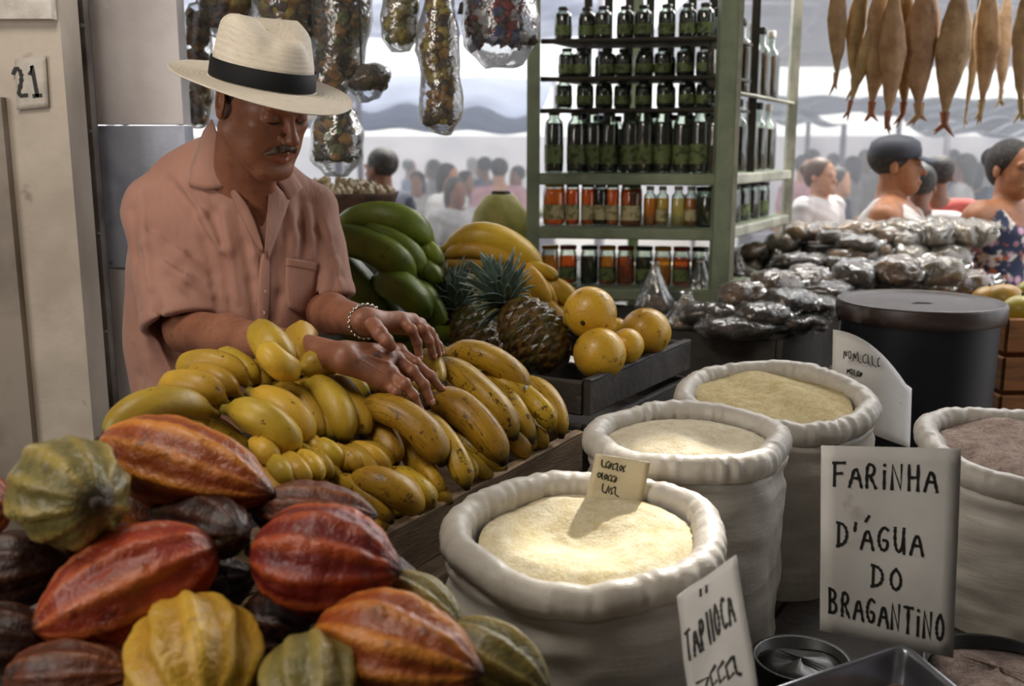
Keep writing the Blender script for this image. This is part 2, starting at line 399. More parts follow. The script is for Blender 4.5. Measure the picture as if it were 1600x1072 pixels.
# three part panel behind the vendor
pw = thing('wall_panel', None, None, (-.95, 2.55, 0)); pw['kind'] = 'structure'
a, b = at(148, 300, 2.52)[0], at(293, 300, 2.52)[0]
z1, z2 = at(200, 194, 2.52)[2], at(180, 417, 2.52)[2]
slab('upper_panel', (a, 2.52, z1), (b, 2.58, 2.9), M('panel_white', '#d9d2d2', .5, '#c4bcbe', 5, col3='#efebe6', s3=7, lo3=.62, hi3=.7, bump=.1), None, pw)
slab('metal_band', (a - .004, 2.512, z2), (b + .004, 2.582, z1 - .004), M('panel_metal', '#a6abba', .4, '#7d8496', 6, col3='#aab0c0', s3=14, lo3=.6, metal=.2, bump=.25, bs=18), None, pw)
slab('lower_panel', (a, 2.52, 0), (b, 2.58, z2 - .004), M('panel_lower', '#c9c4c2', .5, '#b5b0b0', 4), None, pw)
for k in range(6):
    V, F, U = lathe([(0, 0), (.005, 0), (.004, .003), (0, .004)], 8); put('rivet', xf(V, (a + .03 + k * .05, 2.512, z2 + .012), rotm(90)), F, steel, pw)
# number plate
nb = thing('number_plate', 'white plate with the black number 21 on the pillar', 'sign', at(49, 170, 2.257))
TL, TR, BR, BL = at(23, 92, 2.252), at(71, 87, 2.252), at(76, 168, 2.252), at(27, 172, 2.252)
def card(name, TL, TR, BR, BL, m, parent, th=.003, bend=0, nu=8, nv=10, bn=None, edge=0, seed=0):
    TL, TR, BR, BL = [np.array(q, float) for q in (TL, TR, BR, BL)]
    n = nrm(np.cross(TR - TL, BL - TL)); n = n if n[1] < 0 else -n; G = []
    for i in range(nu):
        u = i / (nu - 1); row = []
        for j in range(nv):
            v = j / (nv - 1); p = (TL * (1 - u) + TR * u) * (1 - v) + (BL * (1 - u) + BR * u) * v
            p = p + n * (bend * 4 * u * (1 - u) + .004 * edge * nz((u * 2, v * 2, seed), 1.3)); row.append(p)
        G.append(row)
    V, F, U = sheet(G, th); put(name, V, F, m, parent, uv=U)
    ex = nrm(TR - TL); ey = nrm(TL - BL); ey = nrm(ey - ex * np.dot(ex, ey)); return ex, ey, n
plate_m = M('plate_card', '#c3bbb0', .5, '#aaa297', 20); ink = M('ink', '#15130f', .6)
ex, ey, n = card('plate', TL, TR, BR, BL, plate_m, nb)
mb = MB(); st, w = strokes('21', .064, .08); st = [[(x * .062 / w, y) for x, y in s_] for s_ in st]; lettering(mb, st, BL + ex * .006 + ey * .026 + n * .002, ex, ey, n, .010); mb.obj('lettering', ink, nb)
# ================================================================== STALL: counters, crates, flour sacks, signs, drum
wood_d = M('weathered_wood', '#8c745a', .75, '#57452f', 4, .35, .7, scl=(1, 1, 9), col3='#9a8468', s3=12, lo3=.62, hi3=.8, bump=.5, bs=30)
wood_e = M('worn_wood_edge', '#b79c7a', .75, '#7b6248', 9, .4, .7, col3='#c0aa88', s3=30, bump=.4, bs=60)
wood_k = M('dark_crate_wood', '#4a4541', .7, '#241f1c', 5, .35, .7, col3='#7b736a', s3=14, lo3=.66, hi3=.8, bump=.5, bs=30)
def plank(name, a, b, h, t, m, parent, up=(0, 0, 1), seed=0, nseg=14, side=None):
    """board from a to b (top edge), h deep downwards, t thick, with slightly worn edges"""
    a, b = np.array(a, float), np.array(b, float); d = nrm(b - a); L = np.linalg.norm(b - a)
    s = nrm(np.cross(d, up)); u = nrm(np.cross(s, d)); V = []
    c = .16
    prof = [(-.5, -c / 2), (-.5 + c * t / h / 2, 0)]
    ring = [(-t / 2, -.004), (-t / 2 + .004, 0), (t / 2 - .004, 0), (t / 2, -.004), (t / 2, -h + .004), (t / 2 - .004, -h), (-t / 2 + .004, -h), (-t / 2, -h + .004)]
    for i in range(nseg):
        p = a + d * L * i / (nseg - 1)
        for k, (x, y) in enumerate(ring):
            w = .0018 * nz(p * 40 + np.array([k, seed, 0]), 1.0); V.append(p + s * (x + w) + u * (y + (w * 1.2 if k in (1, 2) else 0)))
    r = len(ring); F = [(i * r + j, i * r + (j + 1) % r, (i + 1) * r + (j + 1) % r, (i + 1) * r + j) for i in range(nseg - 1) for j in range(r)]
    F += [tuple(range(r))[::-1], tuple((nseg - 1) * r + j for j in range(r))]
    return put(name, V, F, m, parent, smooth=False)
# counter under everything: stepped boards on trestles
ct = thing('market_counter', 'low dark wooden counter under the flour sacks and crates', 'table', (.3, 2.2, 0))
for k in range(9):
    a = np.array([-.75, .75, .6]) + U2 * 0 - V2 * (k * .24 - .1)
    plank('plank', a, a + U2 * 2.3, .03, .23, wood_k, ct, seed=k)
for k, (x, y) in enumerate([(-.3, 1.1), (1.2, 1.2), (.3, 2.5), (1.6, 2.2), (-.6, 1.5)]):
    mb = MB(); mb.box((x, y, .285), (.08, .08, .57)); mb.obj('leg', wood_k, ct)

sackm = NT('sack_weave'); v = sackm.vec((1, 1, 1)); vr = sackm.rand_shift(v)
nz1 = sackm.noise(vr, 14, 5, .6); hz = sackm.noise(sackm.vec((3, 3, 16)), 2.2, 3, .5)
wv = sackm.n('ShaderNodeTexWave', {'Vector': v, 'Scale': 160, 'Distortion': .4, 'Detail': 1}, bands_direction='Z').outputs[1]
hgt = sackm.math('ADD', sackm.math('MULTIPLY', hz, .5), sackm.math('ADD', sackm.math('MULTIPLY', wv, .012), sackm.math('MULTIPLY', nz1, .35)))
bn = sackm.n('ShaderNodeBump', {'Height': hgt, 'Strength': .4, 'Distance': .02}).outputs[0]
cc = sackm.mix(sackm.ramp(nz1, .3, .75), lin('#d6d0c6'), lin('#bdb5aa'))
bs = sackm.n('ShaderNodeBsdfPrincipled', {'Base Color': cc, 'Roughness': .42, 'Normal': bn}).outputs[0]
tl = sackm.n('ShaderNodeBsdfTranslucent', {'Color': lin('#d9d0c0'), 'Normal': bn}).outputs[0]
mx = sackm.n('ShaderNodeMixShader', {0: .18, 1: bs, 2: tl}).outputs[0]; sackm.t.links.new(mx, sackm.out.inputs[0]); sack_m = sackm.m
def flour_mat(name, c1, c2, s, b):
    t = NT(name); v = t.vec(); n1 = t.noise(v, s, 6, .7); n2 = t.noise(v, s * 7, 4, .7); n3 = t.noise(v, s * .3, 3)
    c = t.mix(t.ramp(t.math('ADD', t.math('MULTIPLY', n1, .6), t.math('MULTIPLY', n2, .4)), .4, .62), lin(c1), lin(c2))
    bp = t.n('ShaderNodeBump', {'Height': t.math('ADD', n2, t.math('MULTIPLY', n1, 1.2)), 'Strength': b, 'Distance': .008}).outputs[0]
    p = t.n('ShaderNodeBsdfPrincipled', {'Base Color': c, 'Roughness': .95, 'Normal': bp, 'Specular IOR Level': .15}); t.t.links.new(p.outputs[0], t.out.inputs[0]); return t.m
def sack(label, c, r, h, slope, flour, fz, seed, rimlabel=None, squash=(1, 1), rimr=.019, dims=None, tiltx=0):
    """open sack with a rolled, puckered rim; c = centre of the rim"""
    T = thing('flour_sack', label, 'sack', (c[0], c[1], c[2] - h), 'open sacks of flour on the counter')
    n = 264; prof = []
    H = h
    for q in range(26): # outside from the bottom up
        t = q / 25; z = -H + t * (H - .03)
        rad = r * (.90 + .075 * math.sin(t * math.pi * .75) + .03 * t); prof.append((rad, z))
    for q in range(13):   # rolled rim
        a = -math.pi * .42 + q / 12 * math.pi * 1.45; prof.append((r - rimr + rimr * 1.25 * math.cos(a) + .002, rimr * 1.35 * math.sin(a) - .006))
    for q in range(5): prof.append((r - rimr * 2 - .002 * q, -.014 - q * .016))
    rr = random.Random(seed); ph = [rr.uniform(0, 6.28) for _ in range(6)]
    def fn(a, i, rad, z):
        t = i / len(prof); x, y = math.cos(a), math.sin(a)
        wob = .010 * math.sin(2 * a + ph[0]) + .006 * math.sin(3 * a + ph[1]) + .006 * math.sin(5 * a + ph[2])
        rad += wob * (1 if t > .3 else t / .3)
        if i < 26:   # soft horizontal sags and bulges
            rad += .0075 * nz((x * 1.4, y * 1.4, z * 22), 1.3, seed) * (1 - .3 * t) + .004 * nz((x * 4, y * 4, z * 34), 1.0, seed + 3)
            rad -= .009 * math.exp(-((z + .055 + .012 * math.sin(2 * a + ph[3])) / .012) ** 2)
        else:        # radial puckers on the roll
            pk = nz((x * 9, y * 9, 0), 1.5, seed); fine = math.sin(a * 40 + 3 * math.sin(a * 3 + ph[4]) + (i - 26) * .25)
            amp = max(0, .0022 * nz((x * 3, y * 3, 5), 1.4, seed) + .0006)
            rad += amp * fine + .004 * pk; z += .9 * amp * fine + .004 * nz((x * 4, y * 4, 7), 1.3, seed)
        z += slope * y * r * min(1, max(0, (z + H) / H)) + tiltx * x * r * min(1, max(0, (z + H) / H)) + .006 * math.sin(2 * a + ph[5]) * (1 if i > 20 else 0)
        return rad, z
    V, F, U = lathe(prof, n, squash[0], squash[1], fn, closed=False)
    put('sack_cloth', xf(V, c), F, sack_m, T, uv=U)
    # flour heap
    m_ = 72; k = 34; V = []; 
    for i in range(k):
        q = i / (k - 1)
        for j in range(m_):
            a = 2 * math.pi * j / m_; rad = (r - rimr * 1.8) * q; x, y = rad * math.cos(a) * squash[0], rad * math.sin(a) * squash[1]
            z = fz(x / r, y / r) * r * 1.0 + .006 * nz((x, y, 0), 14, seed) * (1 - q * .5) + .0022 * nz((x, y, 3), 60, seed)
            V.append((x, y, z - .03 + slope * y + tiltx * x))
    F = [(i * m_ + j, (i + 1) * m_ + j, (i + 1) * m_ + (j + 1) % m_, i * m_ + (j + 1) % m_) for i in range(k - 1) for j in range(m_)]
    put('flour', xf(V, c), F, flour, T, kind='stuff')
    return T
fl1 = flour_mat('tapioca_flour', '#e2d8be', '#c9b88c', 26, .5); fl2 = flour_mat('manioc_flour', '#eee0b4', '#cfb47a', 34, .9)
fl3 = flour_mat('brown_flour', '#c9b3a6', '#8d766a', 30, 1.0); fl4 = flour_mat('fine_flour', '#e4dac4', '#ccbc98', 34, .8)
# mound with a scooped hollow: x to the side, y away
def f1(x, y):
    q = x * x + y * y
    return (.17 - .06 * y) * min(1, max(0, 1 - math.sqrt(q)) / .34) ** .8 + .03 * y - .20 * math.exp(-(((x + .06) / .50) ** 2 + ((y - .10) / .40) ** 2)) + .05 * math.exp(-(((x - .35) / .2) ** 2 + ((y + .05) / .3) ** 2))
def f2(x, y): return .24 * max(0, 1 - (x * x + y * y)) ** .7 - .10 * math.exp(-((x - .3) ** 2 + (y + .1) ** 2) / .12)
def f3(x, y): return .10 + .12 * max(0, 1 - (x * x + y * y)) + .03 * math.sin(7 * x + 3 * y)
sack('wide white sack of tapioca flour with a scooped hollow, nearest to the cacao pods', (.115, 1.405, .945), .199, .345, .095, fl1, f1, 1)
sack('white sack of pale flour behind the tapioca sack, with a small yellowed price card', (.325, 1.765, .985), .187, .385, .02, fl4, f2, 2)
sack('white sack filled with coarse yellow manioc flour beside the citrus crate', (.56, 2.08, .985), .199, .385, .13, fl2, f3, 3)
sack('white sack of brownish flour cut by the photo edge behind the lettered card', (1.03, 1.87, .93), .215, .33, .10, fl3, f3, 4)

# signs ---------------------------------------------------------------
card_m = M('sign_card', '#d9d6d2', .55, '#c4c0bc', 4, col3='#a8a29b', s3=20, lo3=.68, hi3=.8, bump=.1, bs=30)
card_y = M('sign_card_yellowed', '#cbbd9d', .6, '#b3a483', 6, col3='#8f8064', s3=25, lo3=.68, hi3=.8)
def sl_w(s): return isinstance(s, tuple)
def sign(label, pts, m, lines, w=.006, bend=0, edge=1, seed=0):
    """pts: four (px,py,Y) corners TL TR BR BL; lines: (text, u, v, height, slant) from the top left corner in metres"""
    C = [at(*p) for p in pts]; T = thing('price_sign', label, 'sign', (C[2] + C[3]) / 2)
    ex, ey, n = card('card', *C, m, T, .002, bend, 10, 14, edge=edge, seed=seed)
    mb = MB()
    for text, u, v, h, sl in lines:
        if callable(text): st = text(h)
        else:
            st, w_ = strokes(text, h)
            if sl_w(sl): st = [[(x * sl[1] / w_, y) for x, y in s_] for s_ in st]; sl = sl[0]
        st = [[(x, y + sl * x) for x, y in s_] for s_ in st]
        Wd = np.linalg.norm(C[1] - C[0]); Hd = np.linalg.norm(C[3] - C[0])
        def surf(X, Yv, u=u, v=v, h=h):
            a, b = (u + X) / Wd, (v + h - Yv) / Hd; p = (C[0] * (1 - a) + C[1] * a) * (1 - b) + (C[3] * (1 - a) + C[2] * a) * b
            return p + n * (bend * 4 * a * (1 - a) + .004 * edge * nz((a * 2, b * 2, seed), 1.3) + .0011)
        lettering(mb, st, C[0], ex, ey, n, w, surf=surf, lift=.0009)
    mb.obj('lettering', ink, T); return T
sign('large white card hand-lettered FARINHA D\'ÁGUA DO BRAGANTINO standing between two sacks',
     [(1283, 696, 1.52), (1502, 701, 1.49), (1489, 1028, 1.40), (1281, 985, 1.44)], card_m,
     [('FARiNHA', .018, .026, .036, (-.0, .160)), ("D'^AGUA", .025, .118, .036, (-.0, .135)), ('DO', .080, .176, .031, (-.04, .052)), ('BRAGANTiNO', .014, .220, .036, (-.07, .184))], .0052, .002, .6)
def scrawl(seed, n, w=1.0):
    def f(h):
        r = random.Random(seed); out = []; x = 0
        for k in range(n):
            q = r.random(); ww = h * (.25 + .35 * r.random()) * w
            if q < .35: st = [(x, h), (x + ww * .1, h * .1), (x + ww, h * .0)]
            elif q < .6: st = [(x, 0), (x + ww * .3, h), (x + ww * .7, h * .1), (x + ww, h * .8)]
            elif q < .8: st = [(x + ww, h), (x, h * .7), (x + ww * .2, 0), (x + ww, h * .2)]
            else: st = [(x, h * .6), (x + ww * .5, h), (x + ww, h * .5), (x + ww * .4, 0), (x, h * .5)]
            out.append(st); x += ww + h * .14
        return out
    return f
sign('narrow white card reading TAPIOCA stuck into the front of the tapioca sack',
     [(1058, 932, 1.20), (1150, 867, 1.19), (1186, 1085, 1.10), (1078, 1108, 1.11)], card_m,
     [('TAPIIOCA', .006, .050, .034, (.30, .074)), ('Z', .014, .110, .030, .1), (scrawl(5, 4, .8), .034, .100, .020, .1), ('A', .014, .155, .030, .1), (scrawl(9, 3, .8), .040, .150, .024, .1), ("''", .034, .012, .018, .0)], .0042)
sign('small yellowed card with scrawled writing leaning on the pale flour sack',
     [(931, 709, 1.56), (1016, 722, 1.55), (1001, 798, 1.53), (914, 782, 1.54)], card_y,
     [(scrawl(1, 7), .012, .008, .011, -.1), (scrawl(2, 6), .010, .028, .010, -.1), (scrawl(3, 4), .022, .046, .013, -.1)], .0022)
# rounded card at the back
T = thing('price_sign', 'curled white card with faint writing behind the yellow flour sack', 'sign', at(1360, 690, 2.22))
G = []
for i in range(14):
    u = i / 13; row = []
    top = 515 + 14 * u + 86 * u ** 2.2 if u < .97 else 607; bot = 655 + 45 * u
    for j in range(10):
        v = j / 9; px = 1302 + 122 * u - 3 * v; py = top * (1 - v) + bot * v; row.append(at(px, py, 2.28 - .02 * u - .05 * v - .03 * math.sin(u * 3)))
    G.append(row)
V, F, U = sheet(G, .003); put('card', V, F, card_m, T, uv=U)
mb = MB(); o_ = at(1318, 560, 2.225); 
for sd, nn, du, dv, h in ((11, 8, 0, .0, .022), (12, 6, .01, -.035, .012), (13, 5, .095, -.115, .02), (14, 5, .09, -.145, .018), (15, 4, .10, -.17, .016)):
    lettering(mb, [[(x, y - .25 * x) for x, y in s_] for s_ in scrawl(sd, nn, .8)(h)], o_ + np.array([du, 0, dv]), np.array([1., 0, 0]), np.array([0, .25, 1.]), np.array([0, -1., 0]), .0028)
mb.obj('lettering', ink, T)
bpy.context.view_layer.update()

# drum ---------------------------------------------------------------
dm = M('drum_plastic', '#0e1017', .5, '#13151d', 5, bump=.06, bs=10, spec=.3); lidm = M('drum_lid', '#3d2d28', .42, '#2a201d', 6, col3='#5d504b', s3=9, lo3=.6, bump=.1)
T = thing('storage_drum', 'large black drum with a flat lid behind the flour sacks', 'drum', (1.085, 2.62, .60))
V, F, U = lathe([(.186, 0), (.19, .01), (.194, .2), (.197, .36), (.198, .485), (.198, .49)], 64); put('drum_body', xf(V, (1.085, 2.62, .60)), F, dm, T)
V, F, U = lathe([(.2, .468), (.212, .47), (.214, .49), (.214, .508), (.211, .516), (.206, .518), (.200, .512), (.19, .508), (.05, .510), (.0, .510)], 72); put('lid', xf(V, (1.085, 2.62, .60)), F, lidm, T)
V, F, U = tube([(1.055, 2.60, 1.108), (1.07, 2.605, 1.111), (1.10, 2.60, 1.111), (1.118, 2.61, 1.108)], .003, 8); put('lid_mark', V, F, lidm, T)

# crates --------------------------------------------------------------
def crate(label, A, B, wid, h, m, me, parent_name='wooden_crate', slats=2, gap=.03, t=.018, top=None):
    """A,B: near and far ends of the right-hand top edge; extends wid along V2"""
    A, B = np.array(A, float), np.array(B, float); T = thing(parent_name, label, 'crate', tuple((A + B) / 2 + V2 * wid / 2 - np.array([0, 0, h])))
    hh = (h - gap * (slats - 1)) / slats; dn = np.array([0, 0, 1.])
    for s_ in range(slats):
        z = -s_ * (hh + gap)
        plank('slat', A + dn * z, B + dn * z, hh, t, m, T, seed=s_)
        plank('slat', A + V2 * wid + dn * z, B + V2 * wid + dn * z, hh, t, m, T, seed=s_ + 5)
        plank('slat', A + V2 * t / 2 + dn * z, A + V2 * (wid - t / 2) + dn * z, hh, t, m, T, seed=s_ + 9)
        plank('slat', B + V2 * t / 2 + dn * z, B + V2 * (wid - t / 2) + dn * z, hh, t, m, T, seed=s_ + 13)
    if me is not None:
        plank('edge_strip', A + dn * .006, B + dn * .006, .006, t + .004, me, T, seed=3)
    L = np.linalg.norm(B - A)
    for k in range(5):
        a = A + V2 * (.02 + k * (wid - .04) / 5 + .02) - dn * (h - .012); plank('bottom_board', a, a + U2 * L, .012, (wid - .04) / 5 - .01, m, T, seed=k + 20)
    return T
A1 = np.array([-.195, 1.435, .93]); B1 = np.array([.155, 2.02, .93]); A0 = A1 - U2 * .12
crate('long weathered wooden crate full of yellow bananas beside the flour sacks', A0, B1 - U2 * .03, .62, .20, wood_d, wood_e, slats=2)
A2 = np.array([.16, 2.072, 1.02]); B2 = np.array([.455, 2.54, 1.02])
crate('dark wooden crate holding citrus fruit and pineapples beyond the bananas', A2, B2, .62, .17, wood_k, wood_k, gap=.02)
A3 = at(1218, 537, 2.66); B3 = A3 + U2 * .62; A3[2] = 1.0; B3[2] = 1.0
crate('dark wooden box heaped with plastic packets behind the citrus crate', A3 , B3, .36, .17, wood_k, None, slats=1)
# plinth boxes raising the crates above the counter
for nm, lab, a, L, wd, z0, z1_ in (('produce_box', 'dark box under the banana crate', A0 + V2 * .03, .78, .55, .60, .73), ('produce_box', 'dark box under the citrus crate', A2 + V2 * .03, .5, .55, .60, .85), ('produce_box', 'dark box under the packet box', A3 + V2 * .02, .6, .32, .0, .83)):
    T = thing(nm, lab, 'box', tuple(a * np.array([1, 1, 0]) + np.array([0, 0, z0])))
    for s_ in range(2):
        hh = (z1_ - z0) / 2 - .004; z = z1_ - s_ * (hh + .008); a_ = a * np.array([1, 1, 0]) + np.array([0, 0, z])
        for p, q in ((a_, a_ + U2 * L), (a_ + V2 * wd, a_ + V2 * wd + U2 * L), (a_, a_ + V2 * wd), (a_ + U2 * L, a_ + U2 * L + V2 * wd)): plank('board', p, q, hh, .015, wood_k, T, seed=s_, nseg=6)
# metal tray with flour, lower right -------------------------------------
alu = M('aluminium', '#9a9ca3', .3, '#7c7d84', 5, metal=.9, bump=.12, bs=12)
C = [at(1185, 1085, 1.08), at(1415, 1010, 1.20), at(1545, 1120, 1.07), at(1300, 1200, .95)]
zt = .80
C = [atz(1175, 1090, zt), atz(1412, 1008, zt), atz(1560, 1130, zt), atz(1300, 1250, zt)]
T = thing('metal_tray', 'aluminium tray of pale grains below the lettered flour card', 'tray', (C[0] + C[2]) / 2 - np.array([0, 0, .06]))
cc_ = sum(C) / 4
def ringpts(s, dz, per=10):
    out = []
    for i in range(4):
        a, b = C[i], C[(i + 1) % 4]
        for k in range(per):
            p = a + (b - a) * (k / per); q = cc_ + (p - cc_) * s
            if k == 0: q = cc_ + (q - cc_) * .97
            out.append(q + np.array([0, 0, dz]))
    return out
rings = [(1.0, -.010), (1.01, .0), (1.0, .004), (.97, .003), (.955, -.004), (.93, -.02), (.88, -.06), (.86, -.062), (.4, -.062)]
V = sum([ringpts(*r_) for r_ in rings], []); n_ = 40
F = [(i * n_ + j, i * n_ + (j + 1) % n_, (i + 1) * n_ + (j + 1) % n_, (i + 1) * n_ + j) for i in range(len(rings) - 1) for j in range(n_)] + [tuple((len(rings) - 1) * n_ + j for j in range(n_))]
put('tray_body', V, F, alu, T)
gV = ringpts(.88, -.045) + [p + np.array([0, 0, .012 * nz(p, 30)]) for p in ringpts(.6, -.022)] + ringpts(.25, -.012) + [cc_ + np.array([0, 0, -.01])]
F = [(i * 40 + j, i * 40 + (j + 1) % 40, (i + 1) * 40 + (j + 1) % 40, (i + 1) * 40 + j) for i in range(2) for j in range(40)] + [(80 + j, 80 + (j + 1) % 40, 120) for j in range(40)]
put('grain', gV, F, fl3, T, kind='stuff')
# two round dark pans
panm = M('dark_pan', '#2a2a26', .4, '#1b1c18', 5, bump=.1)
for lab, px, py, z, r, stuff_m in (('dark round pan between the tapioca card and the lettered card', 1252, 1030, .70, .075, None), ('dark round pan of brown grain under the rightmost sack', 1560, 1045, .70, .11, fl3)):
    c = atz(px, py, z); T = thing('round_pan', lab, 'pan', tuple(c - np.array([0, 0, .07])))
    V, F, U = lathe([(r * .85, -.07), (r, 0), (r + .004, .003), (r - .004, .002), (r * .84, -.055), (0, -.055)], 40); put('pan_body', xf(V, c), F, panm, T)
    V, F, U = lathe([(r * .95, -.015), (r * .6, -.005), (.0, .0)], 30, fn=lambda a, i, q, z_: (q, z_ + .004 * math.sin(3 * a + i))); put('pan_filling', xf(V, c), F, stuff_m or panm, T, kind='stuff')
# ================================================================== FRUIT
def banana_mat(name, c1, c2, spot, tipc, s_amt=.68, streak=.66, rough=.42):
    t = NT(name); v = t.rand_shift(t.vec()); uv = t.vec(uv=True); u = t.n('ShaderNodeSeparateXYZ', {0: uv}).outputs[0]
    c = t.mix(t.ramp(t.noise(v, 9, 4), .38, .66), lin(c1), lin(c2))
    c = t.mix(t.math('MULTIPLY', t.ramp(t.noise(v, 55, 4, .7), s_amt, s_amt + .05), .85), c, lin(spot))
    sv = t.rand_shift(t.vec((3, 26, 1), uv=True))
    c = t.mix(t.math('MULTIPLY', t.ramp(t.noise(sv, 2.4, 5, .7), streak, streak + .09), .8), c, lin(spot))
    c = t.mix(t.ramp(u, .86, .985), c, lin(tipc)); c = t.mix(t.ramp(u, .10, .0), c, lin('#77702c'))
    c = t.mix(t.ramp(u, .93, .965), c, lin('#2a1c10'))
    b = t.n('ShaderNodeBump', {'Height': t.noise(v, 30, 4, .6), 'Strength': .18, 'Distance': .01}).outputs[0]
    r = t.n('ShaderNodeObjectInfo').outputs['Random']
    hs = t.n('ShaderNodeHueSaturation', {'Hue': t.ramp(r, 0, 1, .49, .508), 'Value': t.ramp(t.math('FRACT', t.math('MULTIPLY', r, 9.1)), 0, 1, .82, 1.1), 'Color': c}).outputs[0]
    p = t.n('ShaderNodeBsdfPrincipled', {'Base Color': hs, 'Roughness': rough, 'Normal': b, 'Specular IOR Level': .4}); t.t.links.new(p.outputs[0], t.out.inputs[0]); return t.m
ban_y = banana_mat('banana_skin', '#c29e33', '#9e7f25', '#4a2f12', '#8a8a2c', .64, .63)
ban_p = banana_mat('ripe_plantain_skin', '#c09a2a', '#98741c', '#33200e', '#5d5a20', .59, .55)
ban_g = banana_mat('green_plantain_skin', '#76862a', '#4f6320', '#39361a', '#4a5a1c', .62, .57)
ban_o = banana_mat('yellow_plantain_skin', '#c7a032', '#a98226', '#50350f', '#8a7a24', .64, .6)
BPR = [(0, .30), (.05, .30), (.09, .42), (.14, .66), (.22, .88), (.32, .98), (.5, 1), (.7, .99), (.82, .92), (.89, .76), (.94, .52), (.97, .34), (1, .24)]
def banana(S, Mi, T_, r, m, parent, seed=0, n=14, k=26, name='banana', fat=0):
    S, Mi, T_ = [np.array(q, float) for q in (S, Mi, T_)]; C = 2 * Mi - (S + T_) / 2
    us = [0, .03, .06, .1, .14, .2, .27, .35, .43, .51, .6, .68, .75, .81, .86, .90, .93, .955, .97, .985, 1]
    path = [(1 - u) ** 2 * S + 2 * u * (1 - u) * C + u * u * T_ for u in us]
    rad = [r * .97 * np.interp(u, [a for a, b in BPR], [b for a, b in BPR]) * (1 + .05 * math.sin(u * 7 + seed)) for u in us]
    ph = seed * 1.3
    V, F, U = tube(path, rad, n, up=(.3, .2, 1), shape=lambda a, q: 1 + .06 * math.cos(5 * a + ph) + .03 * math.cos(2 * a + ph + 2 * q))
    U[:, 0] = [us[min(20, i // n)] if i < 21 * n else (0 if i == 21 * n else 1) for i in range(len(U))]
    return put(name, V, F, m, parent, uv=U)
def bunch(label, m, fingers, place, crown=None, group=None, scale=1.0, name='banana_bunch'):
    pts = []
    for f in fingers:
        (a, b, c, r, l0, lm, l1) = f; pts.append((place(*a, l0), place(*b, lm), place(*c, l1), r * scale))
    base = np.mean([p[0] for p in pts], axis=0); base[2] = min(min(p[0][2], p[2][2]) for p in pts) - .02
    T = thing(name, label, 'bananas', tuple(base), group)
    for i, (a, b, c, r) in enumerate(pts): banana(a, b, c, r, m, T, seed=i * 1.7 + a[0] * 40)
    if crown is not None:
        c = place(*crown[:2], crown[2]); q = np.mean([p[0] for p in pts], axis=0)
        V, F, U = tube([c, c * .6 + q * .4, q * .75 + c * .25], [.013, .016, .010], 8); put('crown_stem', jitter(V, .002, 60), F, M('banana_stem', '#6d5c2a', .7, '#2e2412', 30), T)
    return T
pn = np.array([-.41 * V2[0], -.41 * V2[1], 1.0])
def hp(px, py, lift): return atp(px, py, A1 + np.array([0, 0, .01]), pn, lift)
P_ = 1 / 900.   # metres per photo pixel in the heap
def fg(sx, sy, mx, my, tx, ty, rp, l0=.02, lm=.045, l1=.015): return ((sx, sy), (mx, my), (tx, ty), rp * P_, l0, lm, l1)
GB = 'bunches of bananas heaped in the wooden crate'
bunch('small bunch of four stubby spotted bananas on top of the heap at the vendor\'s wrist', ban_y,
      [fg(462, 578, 428, 548, 404, 508, 30, .07, .10, .10), fg(466, 582, 436, 568, 410, 540, 21, .09, .125, .13), fg(470, 580, 466, 552, 474, 510, 29, .07, .09, .09), fg(474, 582, 496, 568, 536, 564, 23, .08, .10, .09)], hp, (468, 590, .06), GB)
bunch('yellow bananas at the top left of the heap under the vendor\'s elbow', ban_y,
      [fg(392, 606, 334, 568, 278, 584, 23, .05, .07, .02), fg(402, 602, 376, 574, 340, 556, 22, .04, .055, .02), fg(430, 602, 425, 590, 415, 570, 13), fg(396, 604, 410, 590, 400, 565, 20, .03, .04, .01)], hp, (395, 612, .03), GB)
bunch('three plump bananas at the left edge of the heap above the orange cacao pod', ban_y,
      [fg(354, 632, 304, 600, 250, 610, 22, .05, .07, .02), fg(372, 622, 338, 592, 292, 582, 20, .05, .065, .03), fg(340, 650, 245, 632, 162, 690, 25, .05, .08, .04), fg(352, 640, 300, 628, 240, 640, 24, .02, .03, .0)], hp, (362, 634, .03), GB)
bunch('broad hand of yellow bananas in the middle of the heap', ban_y,
      [fg(350, 640, 420, 660, 457, 710, 27, .05, .075, .03), fg(388, 612, 446, 642, 482, 692, 26, .05, .07, .03), fg(428, 600, 474, 634, 500, 688, 20, .045, .06, .03), fg(446, 594, 494, 632, 522, 692, 21, .045, .055, .03), fg(466, 590, 518, 628, 538, 694, 26, .05, .07, .03), fg(508, 590, 550, 628, 569, 686, 22, .04, .06, .03), fg(438, 690, 462, 698, 492, 712, 10, .03, .035, .03), fg(476, 680, 492, 694, 511, 712, 12, .03, .04, .03)], hp, (400, 605, .03), GB)
bunch('fan of slim yellow bananas with dark tips low in the heap', ban_y,
      [fg(490, 700, 514, 706, 534, 730, 17, .02, .04, .02), fg(505, 702, 535, 712, 552, 738, 15, .02, .035, .02), fg(520, 702, 548, 716, 566, 742, 13, .02, .04, .02), fg(535, 700, 566, 714, 586, 744, 13, .02, .045, .02), fg(545, 698, 580, 708, 607, 738, 14, .02, .05, .02), fg(550, 696, 592, 706, 612, 728, 12, .01, .03, .01)], hp, (510, 698, .0), GB)
